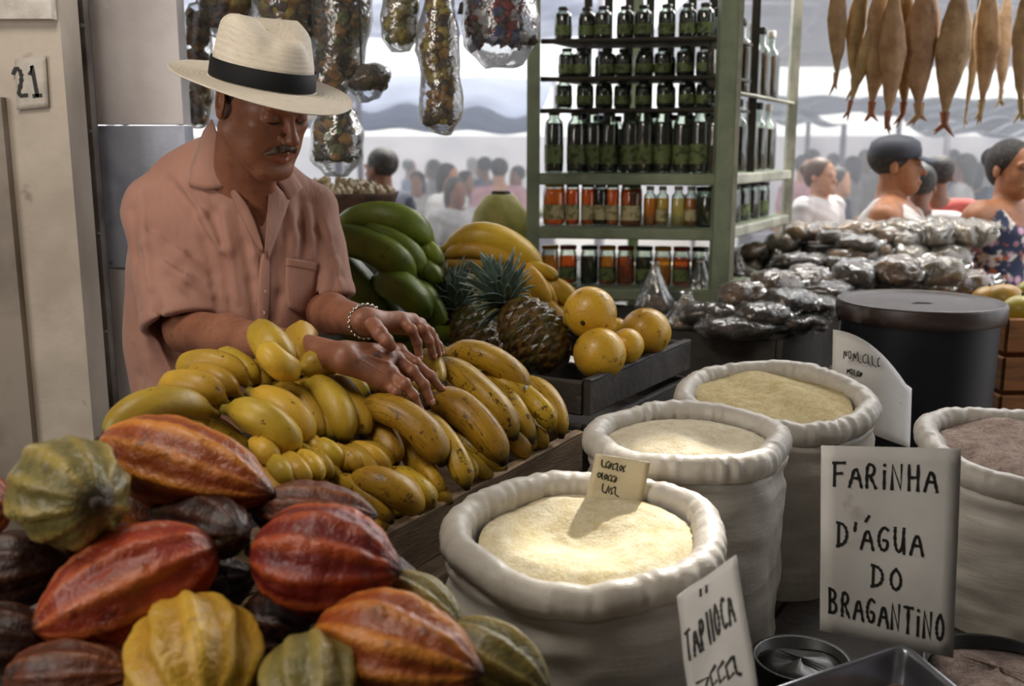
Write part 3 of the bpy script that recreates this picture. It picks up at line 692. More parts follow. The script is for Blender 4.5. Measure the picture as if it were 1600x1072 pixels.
bunch('small bananas beside the right tip of the orange cacao pod', ban_y,
      [fg(392, 690, 412, 700, 432, 726, 15, .03, .05, .03), fg(424, 716, 440, 735, 458, 762, 15, .02, .045, .02), fg(440, 714, 462, 728, 480, 756, 15, .02, .05, .03), fg(456, 710, 484, 722, 500, 754, 14, .02, .05, .03), fg(470, 708, 500, 720, 516, 748, 13, .01, .04, .02), fg(488, 716, 516, 734, 530, 760, 12, .0, .02, .0), fg(400, 740, 425, 758, 440, 790, 18, .0, .02, .0)], hp, None, GB)
GP = 'bunches of spotted plantains along the crate edge'
bunch('large spotted plantain bunch in the middle of the crate below the vendor\'s hand', ban_p,
      [fg(552, 632, 640, 656, 693, 728, 27, .05, .085, .04), fg(640, 640, 700, 692, 730, 766, 20, .03, .06, .02), fg(570, 660, 602, 688, 618, 726, 22, .01, .03, .01), fg(600, 664, 640, 700, 662, 750, 22, .0, .02, -.01), fg(636, 700, 670, 738, 690, 774, 15, .0, .02, .0), fg(690, 690, 722, 716, 740, 750, 17, .0, .03, .01)], hp, (552, 622, .02), GP)
bunch('dull yellow plantains lying low along the crate edge nearest the cacao pods', ban_p,
      [fg(546, 748, 606, 760, 657, 800, 25, .02, .055, .02), fg(520, 742, 572, 772, 613, 818, 15, .01, .03, .01), fg(606, 736, 646, 758, 676, 792, 20, .0, .025, .0), fg(540, 770, 580, 795, 600, 830, 16, -.01, .01, -.01), fg(620, 742, 668, 760, 706, 786, 15, -.01, .005, -.01)], hp, None, GP)
bunch('spotted plantain bunch touched by the vendor\'s fingertips', ban_p,
      [fg(668, 622, 734, 650, 788, 726, 30, .04, .08, .03), fg(690, 680, 742, 702, 790, 732, 20, .01, .035, .01), fg(680, 690, 730, 718, 768, 744, 17, -.01, .02, -.01), fg(670, 640, 700, 672, 730, 720, 20, .0, .03, .0)], hp, (664, 618, .02), GP)
bunch('long plantain bunch reaching from the vendor\'s fingers to the crate edge', ban_p,
      [fg(652, 556, 676, 568, 686, 604, 18, .06, .08, .07), fg(680, 560, 750, 612, 805, 686, 28, .05, .08, .03), fg(716, 576, 790, 624, 832, 694, 22, .03, .055, .02), fg(760, 660, 800, 684, 824, 714, 18, .0, .02, -.01), fg(700, 590, 740, 640, 770, 690, 22, .0, .03, .0), fg(770, 640, 806, 668, 838, 704, 16, -.01, .01, -.01)], hp, (690, 556, .03), GP)
bunch('blackened plantain bunch at the far end of the crate near the citrus crate', ban_p,
      [fg(690, 550, 768, 562, 826, 616, 27, .05, .10, .06), fg(740, 580, 796, 604, 842, 640, 20, .04, .07, .04), fg(784, 590, 836, 628, 862, 672, 19, .03, .07, .03), fg(800, 590, 858, 622, 877, 686, 20, .01, .05, .01), fg(806, 648, 832, 668, 852, 700, 16, -.01, .02, -.01), fg(760, 630, 806, 656, 836, 684, 20, .0, .03, .0)], hp, (684, 544, .02), GP)
# a lower layer of loose bananas seen in the gaps
rr = random.Random(5)
for k, (a, b_) in enumerate([(350, 700), (400, 660), (450, 640), (500, 650), (545, 660), (580, 690), (600, 600), (640, 640), (700, 650), (740, 640), (770, 600), (560, 780), (500, 770), (660, 700), (720, 700), (380, 740), (560, 725), (640, 590), (590, 610), (300, 660), (470, 745), (520, 600), (800, 640), (500, 690)]):
    c = hp(a, b_, -.045); d = rr.uniform(.2, .9); v = nrm(np.array([math.cos(d), -math.sin(d), -.3])) * .085
    T = thing('banana', 'loose banana buried low in the heap, seen only through gaps between bunches', 'banana', tuple(c - np.array([0, 0, .02])), 'loose bananas under the bunches')
    banana(c - v, c + np.array([.0, .0, .02]), c + v, .024, ban_y if k % 2 else ban_p, T, seed=k, name='skin')
# green plantains in the back
def deep(Y):
    return lambda px, py, lift: at(px, py, Y - lift)
def fz_(sx, sy, mx, my, tx, ty, r, l0=.0, lm=.05, l1=.0): return ((sx, sy), (mx, my), (tx, ty), r, l0, lm, l1)
q = 1 / 640.
bunch('big bunch of green plantains between the vendor and the pineapples', ban_g,
      [fz_(680, 392, 612, 342, 520, 360, 27 * q, .0, .04, .0), fz_(668, 440, 622, 384, 562, 362, 23 * q, .03, .07, .05), fz_(650, 440, 590, 390, 512, 372, 29 * q, .06, .10, .06), fz_(690, 418, 676, 396, 660, 380, 14 * q, .0, .03, .0), fz_(690, 440, 672, 424, 655, 404, 16 * q, .04, .05, .03), fz_(690, 520, 676, 478, 644, 440, 18 * q, .05, .09, .06), fz_(664, 500, 640, 460, 584, 436, 27 * q, .08, .13, .08),
       fz_(620, 520, 574, 460, 520, 400, 30 * q, .03, .07, .04), fz_(650, 528, 600, 500, 540, 466, 26 * q, .03, .06, .04), fz_(706, 534, 680, 512, 640, 500, 20 * q, .05, .07, .04), fz_(600, 540, 560, 520, 520, 470, 28 * q, .0, .02, .0), fz_(700, 560, 660, 540, 610, 530, 26 * q, .0, .03, .0)], deep(2.5), (694, 408, .02))
bunch('ripe yellow plantain bunch behind the pineapple crowns', ban_o,
      [fz_(690, 392, 768, 372, 850, 424, 24 * q, .0, .05, .02), fz_(692, 404, 748, 392, 826, 420, 16 * q, .02, .07, .04), fz_(690, 420, 740, 408, 790, 430, 18 * q, .02, .05, .04), fz_(800, 414, 840, 420, 872, 434, 13 * q, .04, .05, .04), fz_(800, 412, 838, 442, 850, 478, 17 * q, .04, .08, .05), fz_(830, 436, 850, 450, 868, 482, 14 * q, .03, .05, .04), fz_(820, 450, 856, 486, 882, 506, 20 * q, .02, .06, .04), fz_(846, 440, 872, 452, 896, 474, 19 * q, .0, .03, .02), fz_(840, 470, 868, 492, 890, 500, 22 * q, .0, .02, .0), fz_(780, 430, 830, 470, 860, 510, 22 * q, .0, .04, .0)], deep(2.62), (694, 410, .0))

# ---- cacao pods -------------------------------------------------------
def pod_mat(name, base, ridge, dark, mot, rough=.42):
    t = NT(name); v = t.rand_shift(t.vec()); uv = t.vec(uv=True); s = t.n('ShaderNodeSeparateXYZ', {0: uv}); u, w = s.outputs[0], s.outputs[1]
    rid = t.math('COSINE', t.math('MULTIPLY', w, 2 * math.pi * 5)); rid2 = t.math('COSINE', t.math('MULTIPLY', w, 2 * math.pi * 10))
    f = t.math('ADD', t.math('MULTIPLY', rid, .12), t.math('ADD', t.math('MULTIPLY', rid2, .34), t.math('MULTIPLY', t.noise(v, 10, 5, .7), 1.2)))
    c = t.mix(t.ramp(f, .45, .98), lin(base), lin(ridge))
    c = t.mix(t.math('MULTIPLY', t.ramp(t.noise(v, 26, 5, .7), .56, .68), .8), c, lin(dark))
    c = t.mix(t.math('MULTIPLY', t.ramp(t.noise(v, 5, 3), .55, .68), .6), c, lin(mot))
    c = t.mix(t.ramp(u, .06, .0), c, lin('#2a1a0e')); c = t.mix(t.ramp(u, .93, 1.0), c, lin('#2a1a0e'))
    b = t.n('ShaderNodeBump', {'Height': t.math('ADD', t.noise(v, 24, 5, .6), t.math('MULTIPLY', t.noise(v, 75, 3, .6), .5)), 'Strength': .6, 'Distance': .012}).outputs[0]
    p = t.n('ShaderNodeBsdfPrincipled', {'Base Color': c, 'Roughness': rough, 'Normal': b, 'Specular IOR Level': .5, 'Coat Weight': .12, 'Coat Roughness': .3}); t.t.links.new(p.outputs[0], t.out.inputs[0]); return t.m
PM = {'orange': pod_mat('pod_orange', '#8c4012', '#c47a2a', '#43200a', '#9a4416'), 'red': pod_mat('pod_red', '#6e1c14', '#a84a20', '#300c08', '#7a1a1c'),
      'redorange': pod_mat('pod_red_orange', '#7e2c12', '#bb6630', '#4a170a', '#9a2c14'), 'green': pod_mat('pod_green', '#6c6230', '#988440', '#3e3a1e', '#7c7038'),
      'yellow': pod_mat('pod_yellow', '#b98d24', '#d4ac3c', '#6a4a14', '#a87a24'), 'brown': pod_mat('pod_brown', '#5a2a14', '#80451f', '#220e07', '#3c1a0e', .5), 'dark': pod_mat('pod_dark', '#2c120a', '#46210e', '#120604', '#200c06', .5)}  # dark also puts the shade of the heap's gaps into the filler pods
def camp(px, py, zc): d = ray(px, py); return np.array([0, 0, CAMZ]) + d * zc
def pod(label, col, a, b, rp, seed, curve=.0, asym=0., ridge=1.0):
    """a: stem end (px,py,depth), b: tip end; rp: radius in photo pixels at the middle"""
    A, B = camp(*a), camp(*b); L = np.linalg.norm(B - A); r = rp * (a[2] + b[2]) / 2 / FPX
    n, k = 100, 56; s, t, d = frame_from(B - A, (0, .2, 1)); V = []; U = []
    rr = random.Random(seed); ph = rr.uniform(0, 6.28)
    T = thing('cacao_pod', label, 'cacao pod', tuple((A + B) / 2 - np.array([0, 0, r])), 'cacao pods heaped at the front of the stall')
    for i in range(k):
        u = i / (k - 1); e = math.sin(math.pi * min(1, u ** .88)) ** .56 if 0 < u < 1 else 0
        if u > .8: e *= 1 - .22 * ((u - .8) / .2) ** 1.2 * (1 if u < .97 else 1)
        e = max(e, .10 if u < .5 else .05)
        for j in range(n):
            a_ = 2 * math.pi * j / n
            g = .016 * math.cos(5 * a_ + .35 * math.sin(6 * u + seed)) + .040 * math.cos(10 * a_ + .15 * math.sin(5 * u + seed)) + .012 * math.cos(20 * a_ + .6)
            fade = min(1, u / .12) * min(1, (1 - u) / .08)
            rad = r * e * (1 + ridge * g * (.35 + .65 * fade)) 
            p = A + d * L * u + (s * math.cos(a_ + ph) + t * math.sin(a_ + ph)) * rad + t * curve * L * math.sin(math.pi * u)
            rad2 = .0042 * nz(p, 24, seed) + .0018 * nz(p, 75, seed)
            p = p + (s * math.cos(a_ + ph) + t * math.sin(a_ + ph)) * rad2 * fade * (r / .055)
            V.append(p); U.append((u, j / n))
    F = [(i * n + j, i * n + (j + 1) % n, (i + 1) * n + (j + 1) % n, (i + 1) * n + j) for i in range(k - 1) for j in range(n)]
    V += [A, B + d * .002]; U += [(0, 0), (1, 0)]; F += [(len(V) - 2, (j + 1) % n, j) for j in range(n)] + [(len(V) - 1, (k - 1) * n + j, (k - 1) * n + (j + 1) % n) for j in range(n)]
    put('husk', V, F, PM[col], T, uv=U)
    V, F, U = tube([A + d * .006, A - d * .003, A - d * .009], [r * .13, r * .12, r * .10], 9); put('stem_stub', jitter(V, .0012, 90, seed), F, M('pod_stem', '#3a2a18', .8, '#1c130a', 30), T)
    return T
pod('large orange cacao pod lying on top of the pod heap', 'orange', (160, 690, 1.34), (427, 772, 1.27), 71, 1)
pod('round green-yellow cacao pod at the left with its stem scar facing out', 'green', (150, 786, 1.12), (62, 750, 1.28), 84, 2)
pod('long red-orange cacao pod lying diagonally at lower left', 'redorange', (340, 852, 1.20), (50, 985, 1.14), 86, 3)
pod('golden yellow cacao pod standing on end at the bottom edge of the photo', 'yellow', (320, 1130, 1.02), (288, 942, 1.17), 98, 4, ridge=1.6)
pod('plump glossy dark red cacao pod in the middle of the heap', 'red', (396, 862, 1.22), (628, 892, 1.18), 86, 5)
pod('dark reddish pod end between the orange pod and the red-orange pod', 'dark', (376, 832, 1.20), (240, 812, 1.36), 56, 6)
pod('brown blotched cacao pod behind the dark red pod', 'brown', (392, 796, 1.30), (590, 806, 1.30), 48, 7)
pod('orange cacao pod with a dark tip at the lower right of the heap', 'orange', (498, 985, 1.14), (754, 1052, 1.05), 84, 8)
pod('yellow-green ridged cacao pod cut by the bottom edge beside the golden one', 'green', (500, 1160, 1.0), (482, 1000, 1.12), 84, 9, ridge=1.7)
pod('small green-brown cacao pod wedged between the red pod and the tapioca sack', 'green', (600, 905, 1.24), (722, 985, 1.20), 42, 10)
pod('green pod at the foot of the tapioca sack', 'green', (700, 985, 1.16), (860, 1085, 1.12), 58, 11)
pod('orange-yellow pod half hidden behind the red-orange pod', 'orange', (230, 832, 1.30), (90, 880, 1.30), 46, 12)
pod('orange pod cut by the left photo edge behind the round green one', 'redorange', (20, 790, 1.30), (-140, 800, 1.28), 62, 13)
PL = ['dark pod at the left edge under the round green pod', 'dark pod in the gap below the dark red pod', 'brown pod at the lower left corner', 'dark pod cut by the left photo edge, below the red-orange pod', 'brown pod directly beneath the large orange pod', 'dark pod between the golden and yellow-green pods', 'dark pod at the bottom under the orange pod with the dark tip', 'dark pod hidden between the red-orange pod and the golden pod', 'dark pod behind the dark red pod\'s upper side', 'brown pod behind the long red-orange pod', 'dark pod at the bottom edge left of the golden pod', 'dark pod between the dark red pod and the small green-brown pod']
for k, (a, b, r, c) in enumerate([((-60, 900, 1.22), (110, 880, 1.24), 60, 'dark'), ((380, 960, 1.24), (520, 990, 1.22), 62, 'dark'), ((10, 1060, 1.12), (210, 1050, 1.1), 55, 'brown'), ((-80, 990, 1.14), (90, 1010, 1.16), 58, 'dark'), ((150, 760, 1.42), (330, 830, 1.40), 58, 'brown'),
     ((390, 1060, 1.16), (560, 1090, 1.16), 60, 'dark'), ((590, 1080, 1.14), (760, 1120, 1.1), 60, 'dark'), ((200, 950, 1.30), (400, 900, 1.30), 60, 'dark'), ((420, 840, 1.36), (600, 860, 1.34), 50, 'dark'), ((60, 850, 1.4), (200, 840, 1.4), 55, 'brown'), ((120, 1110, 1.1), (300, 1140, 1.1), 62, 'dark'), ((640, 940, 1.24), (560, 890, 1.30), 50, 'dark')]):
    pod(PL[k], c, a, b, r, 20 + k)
T = thing('produce_box', 'dark low box under the cacao pods', 'box', (-.38, 1.0, .6))
for z, h in ((.86, .12), (.735, .13)):
    for p, q_ in (((-.95, .70), (.02, .70)), ((-.95, 1.28), (-.16, 1.28)), ((-.95, .70), (-.95, 1.28)), ((.02, .70), (-.16, 1.28))): plank('board', (*p, z), (*q_, z), h, .018, wood_k, T, nseg=8)
for k in range(5): plank('board', (-.94, .77 + k * .115, .845), (.0 - k * .035, .77 + k * .115, .845), .015, .11, wood_k, T, nseg=5)

# ---- citrus ------------------------------------------------------------
t = NT('citrus_skin'); v = t.rand_shift(t.vec())
c = t.mix(t.ramp(t.noise(v, 9, 3), .35, .68), lin('#d8aa30'), lin('#b98c28')); c = t.mix(t.math('MULTIPLY', t.ramp(t.noise(v, 26, 5, .75), .57, .66), .85), c, lin('#6b4a1c')); c = t.mix(t.math('MULTIPLY', t.ramp(t.noise(v, 10, 2), .66, .74), .7), c, lin('#5e5232'))
b_ = t.n('ShaderNodeBump', {'Height': t.noise(v, 190, 2), 'Strength': .25, 'Distance': .006}).outputs[0]
p = t.n('ShaderNodeBsdfPrincipled', {'Base Color': c, 'Roughness': .36, 'Normal': b_, 'Coat Weight': .15}); t.t.links.new(p.outputs[0], t.out.inputs[0]); cit = t.m
for k, (px, py, rp, Y, lab) in enumerate([(922, 489, 43, 2.27, 'large yellow-orange citrus fruit sitting topmost on the pile by the pineapple'), (937, 553, 43, 2.19, 'blotchy yellow-orange citrus fruit lowest at the front of the crate'), (978, 541, 30, 2.27, 'yellow-orange citrus fruit half hidden in the middle of the pile'), (1009, 519, 41, 2.40, 'yellow-orange citrus fruit with a grey scar at the right end of the crate'), (962, 515, 20, 2.46, 'small citrus fruit glimpsed between the others')]):
    c = at(px, py, Y); r = rp * Y / FPX * .985; rot = rotm(rng.uniform(0, 360), rng.uniform(0, 360), 0)
    V, F, U = lathe([(r * math.sin(a) * (1 if a < 2.6 else .98), -r * .95 * math.cos(a) * (1 if a < 2.7 else .965)) for a in np.linspace(0.02, math.pi - .02, 24)], 36)
    V = np.array([x * (1 + .012 * nz(x / r, 1.5, k)) for x in V]); T = thing('citrus_fruit', lab, 'orange', tuple(c - np.array([0, 0, r])), 'citrus fruit in the dark crate')
    put('peel', xf(V, c, rot), F, cit, T)
    V, F, U = lathe([(0, .0), (r * .10, .001), (r * .07, .004), (0, .003)], 8); put('stem_scar', xf(xf(V, (0, 0, r * .905)), c, rot), F, M('pod_stem', '#3a2a18', .8, '#1c130a', 30), T)
# ---- pineapples ----------------------------------------------------------
t = NT('pineapple_skin'); v = t.rand_shift(t.vec()); uvx = t.vec(uv=True); u_ = t.n('ShaderNodeSeparateXYZ', {0: uvx}).outputs[0]
c = t.mix(t.ramp(t.noise(v, 60, 4, .7), .4, .65), lin('#2e2414'), lin('#6a5024')); c = t.mix(t.ramp(t.noise(v, 20, 3), .5, .7), c, lin('#3c4422'))
p = t.n('ShaderNodeBsdfPrincipled', {'Base Color': c, 'Roughness': .32}); t.t.links.new(p.outputs[0], t.out.inputs[0]); pskin = t.m
leafm = M('pineapple_leaf', '#63766a', .4, '#485c50', 8, col3='#a0ae9c', s3=16, lo3=.56, hi3=.75, bump=.2, var=.5)
def leafmesh(L, w, bend):
    G = []
    for i in range(9):
        u = i / 8; ww = w * (1 - u) ** .7 * (.75 + .5 * math.sin(u * 2.4)) + .0006
        row = [(x * ww, bend * u * u * L - abs(x) * -.35 * ww, u * L * (1 - .25 * u * abs(bend))) for x in (-1, -.5, 0, .5, 1)]; G.append(row)
    return sheet(G, .0014)
LV = []
for k, (L, w, bd) in enumerate([(.075, .011, .35), (.09, .011, .2), (.06, .011, .5), (.07, .009, .1)]):
    V, F, U = leafmesh(L, w, bd); me = mesh('leaf', V, F); me.materials.append(leafm); LV.append(me)
def pineapple(label, base, top, r, nl, seed):
    base, top = np.array(base), np.array(top); s, t_, d = frame_from(top - base, (0, -1, .2)); L = np.linalg.norm(top - base)
    T = thing('pineapple', label, 'pineapple', tuple(base - np.array([0, 0, r])), 'pineapples in the dark crate'); rr = random.Random(seed)
    n, k = 128, 110; V = []; U = []
    for i in range(k):
        u = i / (k - 1); e = (math.sin(math.pi * (u * .94 + .03))) ** .42
        for j in range(n):
            a = 2 * math.pi * j / n; p1 = (8 * a / (2 * math.pi) + u * 7.5) % 1 - .5; p2 = (8 * a / (2 * math.pi) - u * 7.5) % 1 - .5
            m_ = max(abs(p1), abs(p2)) * 2; bumpv = (1 - m_ ** 2.2) * .0052 + (.0045 * max(0, 1 - m_ * 3.2))
            rad = r * e + bumpv * e - .002; V.append(base + d * L * u + (s * math.cos(a) + t_ * math.sin(a)) * rad); U.append((u, j / n))
    F = [(i * n + j, i * n + (j + 1) % n, (i + 1) * n + (j + 1) % n, (i + 1) * n + j) for i in range(k - 1) for j in range(n)]
    V += [base, top]; U += [(0, 0), (1, 0)]; F += [(len(V) - 2, (j + 1) % n, j) for j in range(n)] + [(len(V) - 1, (k - 1) * n + j, (k - 1) * n + (j + 1) % n) for j in range(n)]
    put('fruit_body', V, F, pskin, T, uv=U)
    V, F, U = tube([top - d * .01, top + d * .02, top + d * .07], [.022, .02, .008], 10); put('crown_core', V, F, leafm, T)
    for q_ in range(nl):
        f = q_ / nl; a = q_ * 2.4; tilt = R(70 - 64 * f ** .7 + rr.uniform(-8, 8)); me = LV[0 if f < .4 else 1 if f < .8 else 3] if q_ % 4 else LV[2]
        o = bpy.data.objects.new('leaf', me); COL.objects.link(o); o.parent = T
        radial = s * math.cos(a) + t_ * math.sin(a); zax = nrm(nrm(d + np.array([0.1, 0, .75])) * math.cos(tilt) + radial * math.sin(tilt)); yax = nrm(np.cross(zax, np.cross(radial, zax))); yax = nrm(radial - zax * np.dot(radial, zax)); xax = np.cross(yax, zax)
        Mx = Matrix(((xax[0], yax[0], zax[0], 0), (xax[1], yax[1], zax[1], 0), (xax[2], yax[2], zax[2], 0), (0, 0, 0, 1)))
        loc = top + d * (.002 + .05 * f) + radial * (.018 * (1 - f)) - offset(T); sc = rr.uniform(1.0, 1.4); o.matrix_basis = Matrix.Translation(Vector(loc)) @ Mx @ Matrix.Scale(sc, 4)
pineapple('nearer pineapple with a tall spiky grey-green crown leaning toward the green plantains', at(874, 574, 2.24), at(796, 476, 2.33), .074, 84, 1)
pineapple('second pineapple lying behind with its crown touching the green plantains', at(776, 590, 2.39), at(718, 486, 2.47), .066, 76, 2)
0 and pineapple('third pineapple low in the crate, mostly in shadow behind the plantain heap', at(760, 590, 2.25), at(700, 520, 2.36), .06, 20, 3)
# ================================================================== THE VENDOR
def skin_mat(name, c1, c2, c3, rough=.48):
    t = NT(name); v = t.vec(); c = t.mix(t.ramp(t.noise(v, 16, 4), .38, .66), lin(c1), lin(c2)); c = t.mix(t.math('MULTIPLY', t.ramp(t.noise(v, 60, 4, .7), .58, .7), .6), c, lin(c3))
    b = t.n('ShaderNodeBump', {'Height': t.math('ADD', t.noise(v, 140, 4, .6), t.math('MULTIPLY', t.noise(t.vec((1, 1, 2.5)), 34, 3), .8)), 'Strength': .22, 'Distance': .004}).outputs[0]
    p = t.n('ShaderNodeBsdfPrincipled', {'Base Color': c, 'Roughness': rough, 'Normal': b, 'Subsurface Weight': .12, 'Subsurface Radius': (1, .35, .2), 'Subsurface Scale': .006}); t.t.links.new(p.outputs[0], t.out.inputs[0]); return t.m
skin = skin_mat('skin_vendor', '#95624a', '#80503b', '#66402e'); lipm = M('lips', '#8a5040', .45); nailm = M('fingernail', '#b98a76', .35)
YAW, PIT, ROLL = 50, 24, -3
HR = rotm(0, 0, YAW) @ rotm(PIT, 0, 0) @ rotm(0, ROLL, 0)
HC = at(406, 158, 2.0)
def H(x, y, z): return HC + HR @ np.array([x, y, z]) * 1.02
def Hi(V): return ((V - HC) @ HR) / 1.02
def seg(lo, hi, h): return np.arange(lo, hi, h)
S_R, E_R = at(243, 330, 2.14), at(292, 516, 2.02)
S_L, E_L = at(478, 335, 2.20), at(498, 486, 2.17)
W_R = hp(538, 560, .135); W_L = hp(574, 503, .155)
xs = np.concatenate([seg(-.95, -.64, .0035), seg(-.64, -.36, .002), seg(-.36, -.10, .0022)])
ys = np.concatenate([seg(1.48, 1.88, .0023), seg(1.88, 2.14, .0021), seg(2.14, 2.34, .004)])
zs = np.concatenate([seg(1.0, 1.24, .0022), seg(1.24, 1.38, .0035), seg(1.38, 1.72, .002)])
C = Clay(xs, ys, zs)
# torso, shoulders, neck
C.ell(at(352, 400, 2.16), (.165, .095, .22), k=0); C.cap(S_R, S_L, .05, .045, .03)
NB = at(372, 292, 2.12)
C.cap(H(0, .026, -.045), NB, .055, .060, .04); C.cap(H(-.02, -.03, -.075), at(398, 305, 2.085), .020, .016, .03); C.cap(H(.02, -.03, -.075), at(412, 303, 2.085), .020, .016, .03)
C.ell(at(402, 350, 2.108), (.07, .028, .09), k=.04)
# head
C.ell(H(0, .015, .042), (.076, .098, .085), HR, .02); C.ell(H(0, -.03, -.02), (.064, .068, .092), HR, .02)
C.ell(H(0, -.034, -.072), (.053, .056, .044), HR, .02); C.ell(H(0, -.082, -.108), (.021, .016, .016), HR, .022)
for s in (-1, 1):
    C.cap(H(s * .058, .004, -.058), H(s * .026, -.072, -.108), .019, .016, .035)
    C.ell(H(s * .046, -.064, -.018), (.020, .018, .015), HR, .022)
    C.ell(H(s * .033, -.101, .003), (.018, .012, .013), HR, .012, 'sub')
C.cap(H(-.040, -.086, .023), H(-.012, -.093, .020), .009, .010, .014); C.cap(H(.040, -.086, .023), H(.012, -.093, .020), .009, .010, .014)
for s in (-1, 1):
    C.ell(H(s * .033, -.082, .002), (.0165, .0135, .0125), HR, .005)
    C.cap(H(s * .021, -.094, -.002), H(s * .045, -.087, -.003), .0022, .002, .003)      # lower lid
    C.cap(H(s * .020, -.0985, -.0125), H(s * .040, -.0915, -.017), .002, .0015, .006, 'sub')    # bag crease
C.cap(H(0, -.092, .014), H(0, -.112, -.022), .0075, .0095, .012); C.ell(H(0, -.1165, -.031), (.0125, .0125, .011), HR, .008)
for s in (-1, 1):
    C.ell(H(s * .0135, -.1055, -.036), (.0085, .011, .008), HR, .006); C.ell(H(s * .0075, -.114, -.0425), (.004, .005, .003), HR, .003, 'sub')
C.ell(H(0, -.083, -.064), (.029, .019, .022), HR, .014)
for s in (-1, 1):
    C.cap(H(s * .024, -.0905, -.0665), H(0, -.1030, -.0625), .0035, .0058, .004)
    C.cap(H(s * .021, -.0900, -.0730), H(0, -.1005, -.0765), .0035, .0068, .004)
    C.cap(H(s * .027, -.0935, -.0685), H(0, -.1085, -.0690), .0012, .0016, .0025, 'sub')
    C.cap(H(s * .019, -.104, -.040), H(s * .034, -.090, -.066), .0022, .0018, .012, 'sub')
    C.ell(H(s * .040, -.052, -.058), (.021, .026, .030), HR, .03)
    C.ell(H(s * .077, .014, -.006), (.008, .019, .031), HR @ rotm(-12, 0, s * 14), .006); C.ell(H(s * .082, .010, .0), (.006, .012, .018), HR @ rotm(-12, 0, s * 14), .004, 'sub'); C.ell(H(s * .079, .006, -.028), (.006, .008, .009), HR, .005)
    C.ell(H(s * .080, .004, -.004), (.004, .004, .006), HR, .003)
# arms
def armp(S, E, Wr, r):
    C.cap(S, E, r[0], r[1], .02); M_ = E + (Wr - E) * .3; C.cap(E, M_, r[1], r[2], .02); C.cap(M_, Wr, r[2], r[3], .02)
armp(S_R, E_R, W_R, (.050, .043, .043, .026)); armp(S_L, E_L, W_L, (.046, .041, .040, .026))
def palm(Wr, kn, th):
    """wrist to the knuckles: tapered bars with webs"""
    for k, p in enumerate(kn): C.cap(Wr + (kn[k] - kn[len(kn) // 2]) * .35, p, .0165, .0115, .012)
    for a, b in zip(kn[:-1], kn[1:]): C.cap(a * .85 + Wr * .15, b * .85 + Wr * .15, .0115, .0115, .012)
def fing(pts, r0, r1):
    r = np.linspace(r0, r1, len(pts))
    for i in range(len(pts) - 1): C.cap(pts[i], pts[i + 1], r[i], r[i + 1], .0035 if i else .007)
    for i in range(1, len(pts) - 1): C.ell(pts[i] + np.array([0, -.002, .002]), (r[i] * 1.04,) * 3, None, .004)
NAILS = []
def hand(Wr, fingers, thumb, r=.0104):
    kn = [hp(*f[0]) for f in fingers]; palm(Wr, kn, .02)
    for k, f in enumerate(fingers):
        pts = [hp(*q) for q in f]; rr_ = r * (1, 1.02, .97, .86)[min(k, 3)]; fing(pts, rr_ * 1.05, rr_ * .74); NAILS.append((pts[-2], pts[-1], rr_ * .74))
        C.ell(pts[0] + np.array([0, -.001, .003]), (rr_ * 1.06,) * 3, None, .008)
    tp = [hp(*q) for q in thumb]; fing(tp, .0145, .0098); NAILS.append((tp[-2], tp[-1], .0095))
# right hand (lower, nearer): index farthest ... little finger nearest
hand(W_R, [[(624, 549, .128), (650, 568, .128), (673, 588, .112), (689, 608, .094)], [(620, 561, .130), (645, 580, .132), (663, 602, .116), (673, 628, .094)],
           [(612, 584, .122), (633, 600, .124), (646, 618, .108), (656, 641, .086)], [(604, 600, .108), (619, 613, .108), (627, 625, .096), (634, 640, .078)]],
     [(560, 552, .12), (590, 556, .105), (618, 572, .09), (640, 590, .08)], .0102)
# left hand (upper, farther): the bent index nearest to us
hand(W_L, [[(626, 500, .160), (643, 516, .158), (652, 536, .135), (655, 558, .112)], [(644, 502, .156), (661, 515, .150), (671, 534, .130), (677, 556, .106)],
           [(656, 508, .146), (672, 520, .140), (680, 536, .122), (685, 553, .104)], [(664, 516, .13), (678, 528, .12), (686, 541, .11), (690, 552, .10)]],
     [(586, 510, .165), (594, 522, .172), (604, 533, .168), (611, 541, .158)], .0100)
for a, b in ((S_R * .5 + E_R * .5, 0),): pass
# veins on the back of the near hand
for a, b in (((560, 548, .152), (606, 562, .148)), ((566, 560, .156), (600, 580, .142)), ((556, 556, .15), (590, 546, .15))): C.cap(hp(*a) - np.array([0, 0, .004]), hp(*b) - np.array([0, 0, .004]), .002, .0014, .012)
vp = thing('person', 'man in a straw hat and pink-brown short-sleeved shirt sorting bananas by the pillar', 'person', (-.62, 2.16, 0))
V, F = C.extract()
o = put('body', V, F, skin, vp); o.data.materials.append(lipm)
fc = V[F].mean(1); L_ = Hi(fc)
lip = (np.abs(L_[:, 0]) < .0245 - .0 * L_[:, 0]) & (L_[:, 2] < -.0645 + .0 * L_[:, 0]) & (L_[:, 2] > -.0835 + .25 * np.abs(L_[:, 0])) & (L_[:, 1] < -.0885)
o.data.polygons.foreach_set('material_index', lip.astype(np.int32)); o.data.update()
for k, (a, b, r) in enumerate(NAILS):
    d = nrm(b - a); up = nrm(np.array([.1, -.35, 1.]) - d * np.dot(d, np.array([.1, -.35, 1.]))); s = np.cross(d, up); G = []
    for i in range(5):
        u = i / 4; G.append([b + d * (r * (-.35 + 1.15 * u)) + s * x * r * .62 * (1 - .25 * u * u) + up * (r * (.99 - .22 * x * x - .30 * u * u) + .0006) for x in (-1, -.5, 0, .5, 1)])
    V_, F_, U_ = sheet(G, .0007); put('fingernail', V_, F_, nailm, vp)
